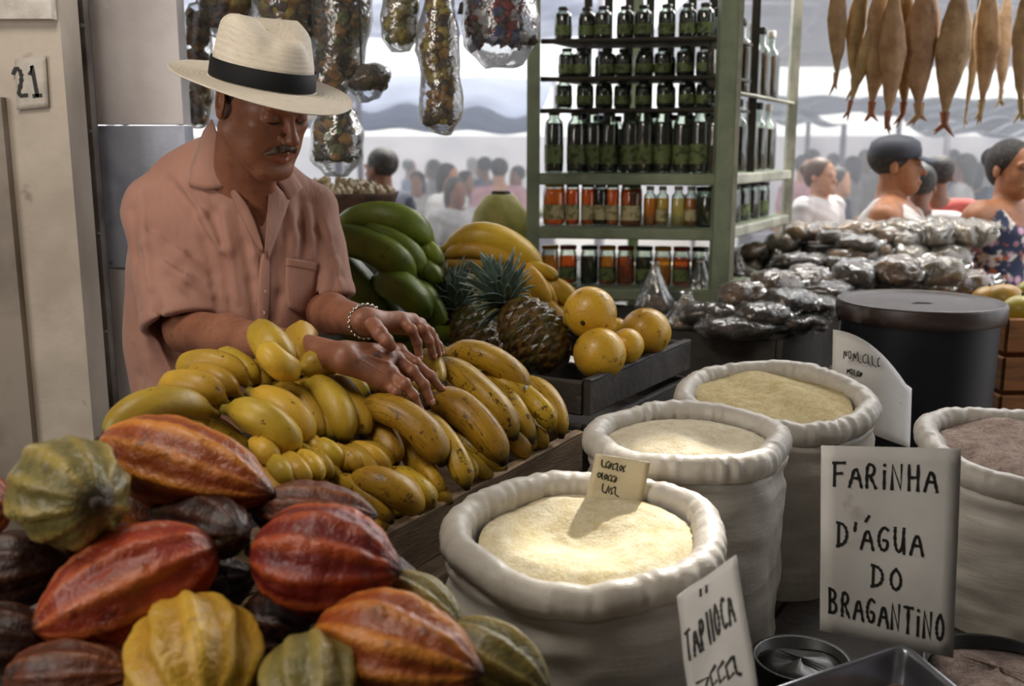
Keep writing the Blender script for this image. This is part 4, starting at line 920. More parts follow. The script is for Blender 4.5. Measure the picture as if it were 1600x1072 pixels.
# hair, brows, moustache, lashes, stubby eyes
def clay_piece(name, lo, hi, h, fn, m, parent):
    c = Clay(seg(lo[0], hi[0], h), seg(lo[1], hi[1], h), seg(lo[2], hi[2], h)); fn(c); V, F = c.extract(); return put(name, V, F, m, parent)
hairm = M('hair_dark', '#1c1613', .6, '#4a423b', 60, .5, .7, bump=.5, bs=120)
lo, hi = HC - .16, HC + .16
def fh(c):
    c.ell(H(0, .022, .040), (.0785, .099, .088), HR, 0); c.ell(H(0, -.085, .0), (.2, .062, .2), HR, .004, 'sub'); c.ell(H(0, .0, -.115), (.2, .2, .108), HR, .006, 'sub')
    for s in (-1, 1): c.ell(H(s * .084, .015, -.010), (.010, .019, .032), HR, .003, 'sub')
clay_piece('hair', lo, hi, .003, fh, hairm, vp)
def fm(c):
    for s in (-1, 1): c.cap(H(s * .002, -.1045, -.0505), H(s * .018, -.1005, -.0555), .0062, .0066, .004); c.cap(H(s * .018, -.1005, -.0555), H(s * .034, -.0885, -.068), .0064, .0032, .004)
clay_piece('moustache', H(0, -.1, -.055) - .05, H(0, -.1, -.055) + .05, .0015, fm, M('moustache_hair', '#4a3c32', .85, '#7a6c60', 90, .45, .62, bump=.5, bs=260, spec=.15), vp)
def fb(c):
    for s in (-1, 1): c.cap(H(s * .016, -.1015, .0265), H(s * .034, -.0965, .0315), .0026, .0036, .003); c.cap(H(s * .034, -.0965, .0315), H(s * .050, -.083, .027), .0036, .0022, .003)
clay_piece('eyebrows', H(0, -.09, .02) - .07, H(0, -.09, .02) + .07, .0015, fb, hairm, vp)
for s in (-1, 1):
    V, F, U = tube([H(s * (.0185 + .030 * u), -.0945 - .0028 * math.sin(u * math.pi) + .0105 * u * u, -.0015 - .0045 * math.sin(u * math.pi)) for u in np.linspace(0, 1, 9)], [.0004, .0012, .0016, .0018, .0018, .0018, .0016, .0012, .0005], 6); put('eyelashes', V, F, M('lash', '#120d0a', .5), vp)

# ---- shirt ------------------------------------------------------------
t = NT('shirt_cotton'); v = t.vec(); c = t.mix(t.ramp(t.noise(v, 5, 3), .35, .7), lin('#b08271'), lin('#a27362'))
wv = t.n('ShaderNodeTexWave', {'Vector': v, 'Scale': 420, 'Distortion': .3}, bands_direction='Z').outputs[1]
b_ = t.n('ShaderNodeBump', {'Height': t.math('ADD', t.noise(t.vec((9, 9, 3)), 2.6, 4, .55), t.math('MULTIPLY', wv, .02)), 'Strength': .35, 'Distance': .03}).outputs[0]
p = t.n('ShaderNodeBsdfPrincipled', {'Base Color': c, 'Roughness': .72, 'Normal': b_, 'Sheen Weight': .25, 'Sheen Roughness': .4}); t.t.links.new(p.outputs[0], t.out.inputs[0]); shirt_m = t.m
seamm = M('shirt_seam', '#9c6c58', .8)
Sx = Clay(seg(-.92, -.30, .0034), seg(1.86, 2.38, .0036), seg(.80, 1.56, .0034))
Sx.ell(at(352, 395, 2.165), (.205, .128, .25), k=0); Sx.ell(at(348, 545, 2.15), (.212, .135, .30), k=.06); Sx.cap(at(350, 600, 2.15), at(350, 760, 2.15), .135, .15, .05)
Sx.cap(at(238, 322, 2.15), at(345, 262, 2.16), .058, .050, .03); Sx.cap(at(345, 262, 2.16), at(420, 282, 2.15), .050, .045, .03); Sx.cap(at(420, 282, 2.15), at(483, 322, 2.21), .048, .052, .03)
HEM = []
def sleeve(a, e, ra, rb, axis_px):
    a, e = np.array(a), np.array(e); n = nrm(e - a); L = np.linalg.norm(e - a)
    lo, hi = np.minimum(a, e) - .13, np.maximum(a, e) + .13; sl, X, Y, Z = Sx._sub(lo, hi); e2 = e + n * .08
    def cone(rA, rB, aa, ee):
        ab = ee - aa; LL = ab @ ab; tt = np.clip(((X - aa[0]) * ab[0] + (Y - aa[1]) * ab[1] + (Z - aa[2]) * ab[2]) / LL, 0, 1)
        return np.sqrt((X - aa[0] - tt * ab[0]) ** 2 + (Y - aa[1] - tt * ab[1]) ** 2 + (Z - aa[2] - tt * ab[2]) ** 2) - (rA + (rB - rA) * tt)
    pl = (X - e[0]) * n[0] + (Y - e[1]) * n[1] + (Z - e[2]) * n[2]
    d = np.maximum(cone(ra, rb, a, e2), pl); Sx._put(sl, d.astype(np.float32), .02, 'add'); HEM.append((e, n, rb))
    inner = np.maximum(cone(rb - .020, rb - .017, e - n * .05, e2 + n * .03), -(pl + .05)); Sx._put(sl, (np.maximum(cone(ra, rb, a, e2) - .0022, np.maximum(pl, -(pl + .026)))).astype(np.float32), 0, 'add'); return sl, inner
s1 = sleeve(at(247, 330, 2.13), at(284, 508, 2.02), .072, .084, 0); s2 = sleeve(at(487, 335, 2.20), at(513, 468, 2.15), .060, .060, 0)
Dfull = Sx.D.copy()
def hit(px, py, D=None, lift=0.0):
    D = Dfull if D is None else D; d = ray(px, py); ts = np.arange(1.75, 2.6, .0012); P = np.array([0, 0, CAMZ]) + d * ts[:, None]
    ix = [np.clip(np.searchsorted(Sx.ax[q], P[:, q]) , 0, len(Sx.ax[q]) - 1) for q in range(3)]; inside = D[ix[0], ix[1], ix[2]] < 0
    k = int(np.argmax(inside)) if inside.any() else 330
    return P[k] - d / np.linalg.norm(d) * lift
def crease(pts, r, k, op, depth=.0):
    P = [hit(*q, lift=depth) for q in pts]
    n_ = len(P) - 1
    for i_, (a, b) in enumerate(zip(P[:-1], P[1:])): Sx.cap(a, b, r * (.35 if i_ == 0 else 1), r * (.3 if i_ == n_ - 1 else 1), k, op)
# valleys (sub) and ridges (add) read off the cloth
for pts, r, dp in (([(262, 280), (300, 325), (322, 375), (332, 430), (340, 478)], .0055, -.001), ([(300, 300), (322, 335), (332, 380)], .004, 0), ([(225, 352), (262, 378), (300, 400)], .005, 0), ([(240, 392), (280, 418), (318, 452)], .005, 0),
                   ([(262, 430), (296, 452), (325, 470)], .004, 0), ([(330, 300), (336, 330), (346, 380), (352, 450)], .005, 0), ([(372, 335), (384, 380), (396, 440), (398, 500)], .0045, 0), ([(355, 400), (362, 470), (366, 520)], .004, 0), ([(440, 330), (448, 370), (446, 402)], .004, 0),
                   ([(470, 312), (473, 350), (470, 400)], .0045, 0), ([(490, 320), (497, 360), (500, 420), (492, 470)], .006, 0), ([(520, 400), (528, 430), (520, 455)], .004, 0), ([(435, 420), (438, 460), (430, 500)], .004, 0), ([(205, 330), (207, 400), (212, 470)], .004, 0), ([(230, 440), (245, 480), (262, 505)], .004, 0),
                   ([(205, 545), (212, 590), (208, 640)], .005, 0), ([(250, 570), (262, 610), (258, 650)], .005, 0), ([(500, 345), (515, 375), (522, 400)], .004, 0)):
    crease(pts, r * .9, .020, 'sub', dp + .002)
for pts, r in (([(282, 285), (316, 335), (345, 395)], .0035), ([(240, 366), (285, 395), (326, 440)], .0035), ([(255, 412), (290, 436), (330, 462)], .003), ([(348, 330), (358, 390), (370, 470)], .004), ([(384, 345), (398, 400), (406, 470)], .003), ([(456, 330), (460, 370), (458, 402)], .003), ([(482, 325), (486, 370), (490, 400)], .003), ([(222, 300), (225, 380), (235, 450)], .0035), ([(508, 350), (524, 410), (532, 450)], .0035), ([(230, 560), (238, 610), (230, 650)], .004)):
    crease(pts, r, .016, 'add', -.001)
Sx.fold(lambda X, Y, Z: .0022 * np.sin(26 * X + 9 * np.sin(7 * Z + 3) + 14 * Y) * np.sin(11 * Z + 20 * X), (-.95, 1.8, .8), (-.3, 2.4, 1.6))
def blur(D, n):
    for _ in range(n):
        for ax in range(3):
            D = np.moveaxis(D, ax, 0).copy(); D[1:-1] = (D[:-2] + 2 * D[1:-1] + D[2:]) / 4; D = np.moveaxis(D, 0, ax)
    return np.ascontiguousarray(D)
Sx.D = blur(Sx.D, 2)
Dfull = Sx.D.copy()
# open front and neck
Sx._put(s1[0], s1[1].astype(np.float32), 0, 'sub'); Sx._put(s2[0], s2[1].astype(np.float32), 0, 'sub')
Sx.cap(H(0, .03, -.03), NB + np.array([0, 0, .0]), .058, .060, .004, 'sub')
Sx.cap(hit(400, 285), hit(404, 320), .030, .019, .003, 'sub'); Sx.cap(hit(404, 320), hit(413, 388), .019, .003, .003, 'sub')
V, F = Sx.extract(); put('shirt', V, F, shirt_m, vp)
def patch(name, inner, outer, m, l0, l1, nu=14, nv=6, th=.0022, sag=.0):
    def curve(pts, t_):
        pts = [np.array(q, float) for q in pts]; x = t_ * (len(pts) - 1); i = min(int(x), len(pts) - 2); return pts[i] + (pts[i + 1] - pts[i]) * (x - i)
    G = []
    for i in range(nu):
        u = i / (nu - 1); a, b = curve(inner, u), curve(outer, u); row = []
        for j in range(nv):
            v_ = j / (nv - 1); q_ = a + (b - a) * v_; q_[1] += sag * 4 * v_ * (1 - v_) * (u ** 3)
            row.append(hit(q_[0], q_[1], lift=l0 + (l1 - l0) * v_ + .004 * math.sin(v_ * math.pi)) if len(q_) == 2 else at(q_[0], q_[1], q_[2] - .008 * math.sin(v_ * math.pi)))
        G.append(row)
    G = np.array(G); 
    for _ in range(3): G[1:-1] = (G[:-2] + G[1:-1] * 2 + G[2:]) / 4; G[:, 1:-1] = (G[:, :-2] + G[:, 1:-1] * 2 + G[:, 2:]) / 4
    V, F, U = sheet(G, th); return put(name, V, F, m, vp)
def hy(px, py, l): return (px, py, hit(px, py, lift=l)[1])
patch('collar', [(331, 186, 2.065), (344, 222, 2.035), (354, 258, hy(354, 280, .012)[2]), hy(358, 290, .010)], [(318, 205, 2.115), hy(305, 240, .006), hy(297, 262, .008), hy(294, 288, .007)], shirt_m, 0, 0, sag=9)
patch('collar', [(428, 262, 2.055), (424, 277, hy(430, 290, .014)[2]), hy(438, 292, .012), hy(452, 312, .008)], [(446, 252, 2.10), hy(456, 266, .008), hy(464, 279, .008), hy(473, 293, .006)], shirt_m, 0, 0)
patch('lapel', [(357, 284), (386, 318), (402, 355), (413, 392)], [(354, 288), (370, 326), (388, 362), (408, 394)], shirt_m, .014, .004, th=.002)
patch('lapel', [(420, 276), (420, 310), (417, 350), (414, 392)], [(452, 312), (442, 345), (430, 375), (419, 407)], shirt_m, .020, .004, th=.002)
patch('placket', [(411, 393), (406, 410), (404, 440), (402, 480), (402, 520)], [(417, 393), (421, 410), (421, 440), (420, 480), (420, 520)], shirt_m, .004, .004, th=.0018)
patch('pocket', [(447, 404), (446, 430), (446, 455), (450, 480)], [(494, 411), (492, 440), (490, 468), (486, 496)], shirt_m, .004, .004, nu=12, nv=10, th=.002)
patch('pocket_hem', [(447, 403), (447, 409), (447, 415)], [(495, 410), (494, 417), (494, 423)], shirt_m, .006, .006, nu=5, nv=10, th=.002)
bm_ = M('shirt_button', '#cdb6a6', .3)
for px, py in ((412, 456), (411, 489)):
    V, F, U = lathe([(0, 0), (.0048, 0), (.0052, .0008), (.004, .0016), (0, .0012)], 14); put('button', xf(V, hit(px, py, lift=.0055), rotm(90)), F, bm_, vp)
# trousers and legs under the counter line
tr = M('trousers', '#3a3a40', .8)
for s in (-1, 1):
    V, F, U = tube([(-.62 + s * .085, 2.16, .84), (-.62 + s * .09, 2.15, .5), (-.62 + s * .1, 2.17, .06)], [.115, .085, .062], 20); put('trouser_leg', V, F, tr, vp)
    V, F, U = tube([(-.62 + s * .1, 2.24, .045), (-.62 + s * .1, 2.14, .045), (-.62 + s * .1, 2.02, .032)], [.042, .045, .03], 14); put('shoe', V, F, M('shoe', '#1c1a18', .5), vp)
# bracelet on the farther wrist
d = nrm(W_L - E_L); s, t_, d = frame_from(d); Wc = W_L - d * .012; MBr = None
V, F, U = tube([Wc + (s * math.cos(a) + t_ * math.sin(a)) * .0295 for a in np.linspace(0, 2 * math.pi, 33)], .0024, 6, caps=False)
br = tag(put('bracelet', V, F, M('silver_chain', '#b9b4a8', .25, metal=.9), None), 'pale metal link bracelet on the vendor\'s farther wrist', 'bracelet')
for k in range(22):
    a = 2 * math.pi * k / 22; V, F, U = lathe([(0, -.0034), (.0030, -.002), (.0034, 0), (.003, .002), (0, .0034)], 8); put('link', xf(V, Wc + (s * math.cos(a) + t_ * math.sin(a)) * .0312), F, MATS['silver_chain'], br)

# ---- hat ----------------------------------------------------------------
t = NT('woven_straw'); uv = t.vec(uv=True); ss = t.n('ShaderNodeSeparateXYZ', {0: uv}); u, w = ss.outputs[0], ss.outputs[1]
va = t.n('ShaderNodeCombineXYZ', {0: t.math('MULTIPLY', u, 46.), 1: t.math('MULTIPLY', w, 150.)}).outputs[0]
sw = t.math('MULTIPLY', t.math('SINE', t.math('MULTIPLY', u, 2 * math.pi * 58)), t.math('SINE', t.math('MULTIPLY', w, 2 * math.pi * 190)))
rg = t.math('SINE', t.math('MULTIPLY', u, 2 * math.pi * 30)); n_ = t.noise(t.n('ShaderNodeCombineXYZ', {0: t.math('MULTIPLY', u, 40.), 1: t.math('MULTIPLY', w, 14.)}).outputs[0], 2.0, 4, .7)
c = t.mix(t.ramp(n_, .35, .7), lin('#e9dfd0'), lin('#d6c8b2')); c = t.mix(t.math('MULTIPLY', t.ramp(n_, .62, .75), .5), c, lin('#a08a70'))
b_ = t.n('ShaderNodeBump', {'Height': t.math('ADD', t.math('MULTIPLY', rg, .45), t.math('MULTIPLY', sw, .5)), 'Strength': .35, 'Distance': .0025}).outputs[0]
p = t.n('ShaderNodeBsdfPrincipled', {'Base Color': c, 'Roughness': .62, 'Normal': b_}); tl = t.n('ShaderNodeBsdfTranslucent', {'Color': lin('#d8c4a0')}).outputs[0]
mx = t.n('ShaderNodeMixShader', {0: .12, 1: p.outputs[0], 2: tl}).outputs[0]; t.t.links.new(mx, t.out.inputs[0]); straw = t.m
hatR = rotm(1.5, 0, 0) @ rotm(0, 0, 50) @ rotm(13, 0, 0) @ rotm(0, 1, 0)
hatC = H(0, .002, .035)
HT = thing('straw_hat', 'cream woven straw hat with a wide black band on the vendor\'s head', 'hat', tuple(hatC))
def hatpt(a, rx, ry, z): return np.array([rx * math.sin(a), ry * math.cos(a), z])
rows = []; n = 120
CR = .121   # crown height
prof = [('b', 1.0), ('b', .985), ('b', .93), ('b', .85), ('b', .75), ('b', .64), ('b', .52), ('b', .38), ('b', .24), ('b', .1), ('b', 0), ('c', .03), ('c', .1), ('c', .2), ('c', .3), ('c', .4), ('c', .5), ('c', .6), ('c', .7), ('c', .8), ('c', .88), ('c', .94), ('c', .98), ('c', 1.0), ('t', .93), ('t', .82), ('t', .68), ('t', .52), ('t', .36), ('t', .2), ('t', .0)]
for i, (kk, q_) in enumerate(prof):
    row = []
    for j in range(n):
        a = 2 * math.pi * j / n; x, y = math.sin(a), math.cos(a)   # y=+1 is the back of the head
        bx, by = .094, .108
        if kk == 'b':
            R_ = .076 * q_; droop = -.004 * q_ - .016 * q_ * q_ * (max(0, -y) ** 1.5) + .006 * q_ ** 2 * abs(x) ** 2 + .012 * q_ ** 3 * max(0, y)
            if q_ > .9: droop += .0
            P_h = np.array([(bx + R_) * x, (by + R_ * .96) * y, droop])
        else:
            tt = q_ if kk == 'c' else 1.0; shr = 1 - .15 * tt ** 1.4; hgt = CR * tt
            front = max(0, -y)
            pinch = .030 * math.exp(-((abs(a - math.pi) - .62) / .30) ** 2) * tt ** 2.5    # side dents at the front
            rx, ry = bx * shr - pinch, by * shr - pinch * .6
            if kk == 'c':
                rnd = 1 - .10 * max(0, (tt - .85) / .15) ** 2; P_h = np.array([rx * x * rnd, ry * y * rnd, hgt - .030 * front * tt ** 2 - .010 * max(0, y) * tt ** 3])
            else:
                rx *= .90 * q_; ry *= .90 * q_; px_, py_ = rx * x, ry * y
                top = CR + .006 * (1 - q_) - .030 * front * q_ - .010 * max(0, y) * q_
                cre = .044 * math.exp(-(px_ / .021) ** 2) * (.55 - .45 * np.clip(py_ / .09, -1, 1)) + .006
                P_h = np.array([px_, py_, top + .004 - cre * (1 - q_ ** 5)])
        row.append(P_h)
    rows.append(row)
V = np.array(rows).reshape(-1, 3); k = len(rows)
F = [(i * n + j, i * n + (j + 1) % n, (i + 1) * n + (j + 1) % n, (i + 1) * n + j) for i in range(k - 1) for j in range(n)]
U = np.array([((i / (k - 1)), j / n) for i in range(k) for j in range(n)]); inner = V * np.array([.985, .985, 1]) - np.array([0, 0, .0022])
V2_ = np.concatenate([V, inner]); F2 = F + [tuple(x + len(V) for x in f[::-1]) for f in F] + [(j, len(V) + j, len(V) + (j + 1) % n, (j + 1) % n) for j in range(n)]
put('hat_body', xf(V2_, hatC, hatR), F2, straw, HT, uv=np.concatenate([U, U]))
V, F, U = lathe([(1.010, .002), (1.016, .004), (.997, .036), (.985, .037)], 100, fn=None, closed=False)
bandV = np.array([[x * .0955 * (1 - .0 * z), y * .1095, z] for x, y, z in V]); put('hat_band', xf(bandV, hatC, hatR), F, M('hat_band', '#101014', .7, bump=.08, bs=300, spec=.25), HT)
V, F, U = tube([hatC + hatR @ (np.array(rows[0][j]) + np.array([0, 0, -.001])) for j in list(range(n)) + [0]], .0016, 6, caps=False); put('brim_edge', V, F, straw, HT)
# ================================================================== SHELF WITH JARS AND BOTTLES
pg = M('green_shelf_paint', '#929c80', .55, '#74806a', 7, col3='#a39a80', s3=16, lo3=.64, hi3=.76, bump=.2)
pgl = M('pale_shelf_paint', '#b9b8a8', .5, '#84897a', 7, bump=.2)
Cc = at(1129, 270, 3.2)[:2]; Lf = at(833, 270, 3.3)[:2]; Bk = at(1232, 270, 4.0)[:2]; BL = Lf + (Bk - Cc)
ZU, ZL = at(980, 272, 3.25)[2], at(980, 357, 3.25)[2]
SH = thing('display_shelf', 'green painted open shelf rack packed with jars and bottles', 'shelf', (*((Cc + BL) / 2), 0))
for (x, y), w in ((Cc, .055), (Lf, .042), (Bk, .035), (BL, .04)):
    mb = MB(); mb.box((x, y, 1.25), (w, w, 2.5)); mb.obj('post', pg if w != .035 else pgl, SH)
mb = MB(); mb.box((Cc[0] + .034, Cc[1] - .0, 1.25), (.014, .058, 2.5)); mb.obj('post_strip', pgl, SH)
def v3(p, z): return np.array([p[0], p[1], z])
def lerp(a, b, t): return np.asarray(a) + (np.asarray(b) - np.asarray(a)) * t
ROWS = [at(980, 56, 3.25)[2], at(980, 117, 3.25)[2], at(980, 168, 3.25)[2]]
for z in (ZU, ZL):
    plank('rail', v3(Lf, z), v3(Cc, z), .035, .03, pg, SH); plank('rail', v3(Cc, z), v3(Bk, z), .035, .03, pgl, SH); plank('rail', v3(Lf, z), v3(BL, z), .035, .03, pg, SH)
    G = [[v3(lerp(lerp(Lf, Cc, u), lerp(BL, Bk, u), v), z - .004) for v in (0.01, .99)] for u in (0.01, .5, .99)]; V, F, U = sheet(G, .012); put('shelf_board', V, F, pg, SH, smooth=False)
dkm = M('dark_slat', '#2e2a24', .7, '#3f3a2e', 6)
for z in ROWS:
    plank('slat', v3(lerp(Lf, BL, .06), z), v3(lerp(Cc, Bk, .06), z), .014, .03, dkm, SH); G = [[v3(lerp(lerp(Lf, Cc, u), lerp(BL, Bk, u), v), z - .004) for v in (0.1, .35)] for u in (0.01, .5, .99)]; V, F, U = sheet(G, .008); put('shelf_board', V, F, dkm, SH, smooth=False)
for k in range(9):
    p = lerp(lerp(Lf, Cc, .03 + k * .118), lerp(BL, Bk, .03 + k * .118), .42); mb = MB(); mb.box((p[0], p[1], (ZU + 2.4) / 2), (.028, .01, 2.4 - ZU)); mb.obj('back_slat', dkm, SH)

def liquid(name, col, tr=.55, dark=None):
    t = NT(name); v = t.rand_shift(t.vec()); c = t.mix(t.ramp(t.noise(v, 14, 3), .4, .65), lin(col), lin(dark or col))
    a = t.n('ShaderNodeBsdfTransparent', {'Color': c}).outputs[0]; b = t.n('ShaderNodeBsdfPrincipled', {'Base Color': c, 'Roughness': .12}).outputs[0]; d = t.n('ShaderNodeBsdfTranslucent', {'Color': c}).outputs[0]
    m1 = t.n('ShaderNodeMixShader', {0: .35, 1: d, 2: b}).outputs[0]; m2 = t.n('ShaderNodeMixShader', {0: tr, 1: m1, 2: a}).outputs[0]; t.t.links.new(m2, t.out.inputs[0]); MATS[name] = t.m; return t.m
glass = film('jar_glass', '#e6efe6', .10, .04, 0.05, 5, .02)
clear = film('clear_plastic', '#f2f2f0', .08, .10, .9, 30, .03); conef = film('cone_film', '#f0f2f4', .22, .16, .8, 22, .08); bagf = film('bag_film', '#f0f2f4', .13, .12, .8, 22, .05); 
def jar(name, label, cat, prof_k, r, h, liq, lidm, labm, loc, group, fill=.86, neck=.7, nk=.80):
    T = thing(name, label, cat, loc, group)
    outer = [(r * .92, 0), (r, .008), (r, h * nk * .85), (r * .93, h * nk), (r * neck, h * (nk + .06)), (r * neck, h * .95)]
    V, F, U = lathe([(0, 0)] + outer, 18, closed=False); put('glass_body', V, F, glass, T, local=True)
    if liq:
        V, F, U = lathe([(r * .88, .004), (r * .955, .012), (r * .955, h * nk * .84), (r * .90, h * nk * fill), (0, h * nk * fill)], 16); put('contents', V, F, liq, T, local=True)
    if lidm:
        V, F, U = lathe([(r * neck * 1.06, h * .90), (r * neck * 1.10, h * .91), (r * neck * 1.10, h), (r * neck, h * 1.005), (0, h * 1.005)], 16); put('lid', V, F, lidm, T, local=True)
    if labm:
        V, F, U = lathe([(r * 1.012, h * .14), (r * 1.012, h * nk * .55)], 18, closed=False); put('paper_label', V, F, labm, T, local=True)
    return T
amber = liquid('amber_honey', '#f4a030', .72, '#dc7414'); gold = liquid('golden_oil', '#f6bc3c', .7, '#e89c20'); pale = liquid('pale_oil', '#faecc0', .7, '#f4cc70'); green_l = liquid('green_herb_brine', '#3a4420', .12, '#1e2412'); darkb = liquid('dark_brew', '#33241a', .12, '#1c120a')
lid_y = M('yellow_lid', '#c98c1c', .4); lid_d = M('dark_lid', '#23221f', .35); lid_w = M('white_lid', '#d8d4cc', .4); lab_c = M('cream_label', '#c9bd92', .6, '#8e8560', 60, .5, .6); lab_g = M('green_label', '#6e7c4a', .6, '#3c4628', 50, .5, .6); lid_r = M('red_lid', '#8a2c20', .4)
def onshelf(px0, px1, z, v=.10, Yo=3.25):
    """centre and radius of a jar covering px0..px1, standing v deep behind the front rail"""
    pc = (px0 + px1) / 2; best = None
    for k in range(60):
        u = k / 59; p = lerp(lerp(Lf, Cc, u), lerp(BL, Bk, u), v); q = at(pc, 300, p[1])[0]
        if best is None or abs(q - p[0]) < best[0]: best = (abs(q - p[0]), p)
    p = best[1]; return (p[0], p[1], z), (px1 - px0) / 2 * p[1] / FPX * 1.0
ORD = ['first', 'second', 'third', 'fourth', 'fifth', 'sixth', 'seventh', 'eighth', 'ninth', 'tenth', 'eleventh', 'twelfth']
GJ = 'jars and bottles on the lower shelf of the green rack'
for k, (a, b, m) in enumerate([(848, 883, amber), (885, 907, amber), (906, 928, amber), (928, 948, darkb), (948, 969, amber), (970, 1004, amber)]):
    loc, r = onshelf(a, b, ZL + .003, .10); nm = ['amber honey jar with a bright yellow top at the far left of the lower shelf', 'narrow labelled amber jar, second on the lower shelf', 'narrow labelled amber jar, third on the lower shelf', 'slim dark amber bottle between the labelled amber jars', 'slim reddish amber jar, fifth on the lower shelf', 'wide amber jar next to the pale oil bottles'][k]
    jar('honey_jar', nm, 'jar', 0, r, .140, m, lid_y if k == 0 else lid_d, lab_c, loc, GJ, .97, .8, .88)
for k, (a, b) in enumerate([(1006, 1026), (1027, 1047), (1048, 1070), (1071, 1092), (1093, 1112)]):
    loc, r = onshelf(a, b, ZL + .003, .10); jar('oil_bottle', 'clear square bottle of pale golden oil, %s from the amber jars' % ORD[k], 'bottle', 0, r, .130, (gold, pale, pale, gold, pale)[k], lid_w, lab_c if k in (1, 3) else None, loc, GJ, .9, .55, .78)
for k, f in enumerate((.10, .24, .38, .52, .67, .83)):
    p = lerp(Cc, Bk, f) + nrm(Lf - Cc) * .07; jar('pickle_jar', 'dark green-brown jar with a dark lid on the rack\'s side, %s from the corner post' % ORD[k], 'jar', 0, .040, .128, green_l, lid_d, lab_g if k % 2 else None, (p[0], p[1], ZL + .003), 'dark jars on the rack\'s side bay', .9, .85, .84)
# tall green herb bottles on the upper shelf, smaller rows above
GB2 = 'herb bottles stacked in the upper bays of the green rack'
def tall(z, h, n, v, liq, rowname, capm, r=None, x0=.06, x1=.94, jit=.01):
    for k in range(n):
        u = x0 + (x1 - x0) * k / (n - 1); p = lerp(lerp(Lf, Cc, u), lerp(BL, Bk, u), v) + np.array([rng.uniform(-jit, jit), rng.uniform(-jit, jit)])
        jar('herb_bottle', 'dark herb bottle, %s from the left post, %s' % (ORD[k], rowname), 'bottle', 0, r or .026, h * rng.uniform(.93, 1.0), liq, capm, lab_g, (p[0], p[1], z), GB2, .97, .55, .80)
tall(ZU + .003, .215, 10, .10, green_l, 'front row of the upper shelf', lid_d, .0315)
tall(ROWS[2] + .004, .096, 9, .16, green_l, 'on the lowest slatted tier', lid_d, .0285)
tall(ROWS[1] + .004, .095, 9, .16, darkb, 'on the middle slatted tier', lid_d, .0285)
tall(ROWS[0] + .004, .11, 9, .16, darkb, 'on the top slatted tier', lid_d, .0285)
tall(ZU + .003, .20, 9, .27, darkb, 'back row of the upper shelf', lid_d, .030, .10, .90)
tall(ROWS[1] + .004, .09, 8, .27, darkb, 'back of the middle tier', lid_d, .026, .10, .9)
tall(ROWS[2] + .004, .09, 8, .27, darkb, 'back of the lowest tier', lid_d, .026, .10, .9)
for tier, (z, h) in enumerate(((ZU + .003, .245), (ZU + .265, .25), )):
    if tier: plank('side_rail', v3(Cc, ZU + .262), v3(Bk, ZU + .262), .01, .03, pgl, SH)
    for k in range(6):
        f = .10 + k * .15; p = lerp(Cc, Bk, f) + nrm(Lf - Cc) * .055; jar('clear_bottle', 'clear root bottle in the side bay, %s from the corner, %s tier' % (ORD[k], ('lower', 'upper')[tier]), 'bottle', 0, .034, h, liquid('root_brew', '#8a7860', .45, '#4a4030') if 'root_brew' not in MATS else MATS['root_brew'], lid_w if k % 2 else lid_d, None, (p[0], p[1], z), 'clear bottles in the side bay', .9, .4, .7)
# jars below the lower rail, seen behind the bags
plank('rail', v3(Lf, ZL - .20), v3(Cc, ZL - .20), .035, .03, pg, SH); plank('rail', v3(Cc, ZL - .20), v3(Bk, ZL - .20), .035, .03, pgl, SH)
G = [[v3(lerp(lerp(Lf, Cc, u), lerp(BL, Bk, u), v), ZL - .204) for v in (0.01, .99)] for u in (0.01, .5, .99)]; V, F, U = sheet(G, .012); put('shelf_board', V, F, pg, SH, smooth=False)
for k in range(9):
    loc, r = onshelf(846 + k * 30, 874 + k * 30, ZL - .197, .12); jar('spice_jar', 'squat jar of %s under the lower rail, %s from the rack\'s left post' % (('yellow peppers', 'red sauce', 'green herbs')[k % 3], ORD[k]), 'jar', 0, r, .13, (gold, amber, green_l)[k % 3], (lid_y, lid_r, lid_d)[k % 3], lab_g if k % 2 else None, loc, 'jars on the lowest shelf', .9, .85)

# ================================================================== PLASTIC BAGS, PACKETS, TABLES BEHIND
tbl = thing('packet_table', 'plank table behind the drum covered with plastic packets', 'table', (1.35, 3.8, 0))
Tb = np.array([.925, 3.24, 1.0])
for k in range(-1, 6):
    a = Tb - V2 * (k * .15); plank('plank', a, a + U2 * (1.12 if k < 0 else .67), .03, .145, wood_k, tbl, seed=k + 50, nseg=8)
for x, y in ((.93, 3.3), (1.28, 4.1), (1.45, 3.0), (1.72, 3.42)): mb = MB(); mb.box((x, y, .485), (.06, .06, .97)); mb.obj('leg', wood_k, tbl)
herb = {'black': M('black_herbs', '#33261b', .6, '#5e4630', 30, bump=.7, bs=60), 'brown': M('brown_herbs', '#76583f', .7, '#9c7c5c', 30, col3='#2e2018', s3=40, bump=.7, bs=60), 'tan': M('tan_chips', '#8f6f4c', .7, '#b5946c', 24, col3='#55391f', s3=34, bump=.8, bs=50), 'pale': M('pale_roots', '#b5a894', .7, '#8d7c66', 20, bump=.7, bs=40)}
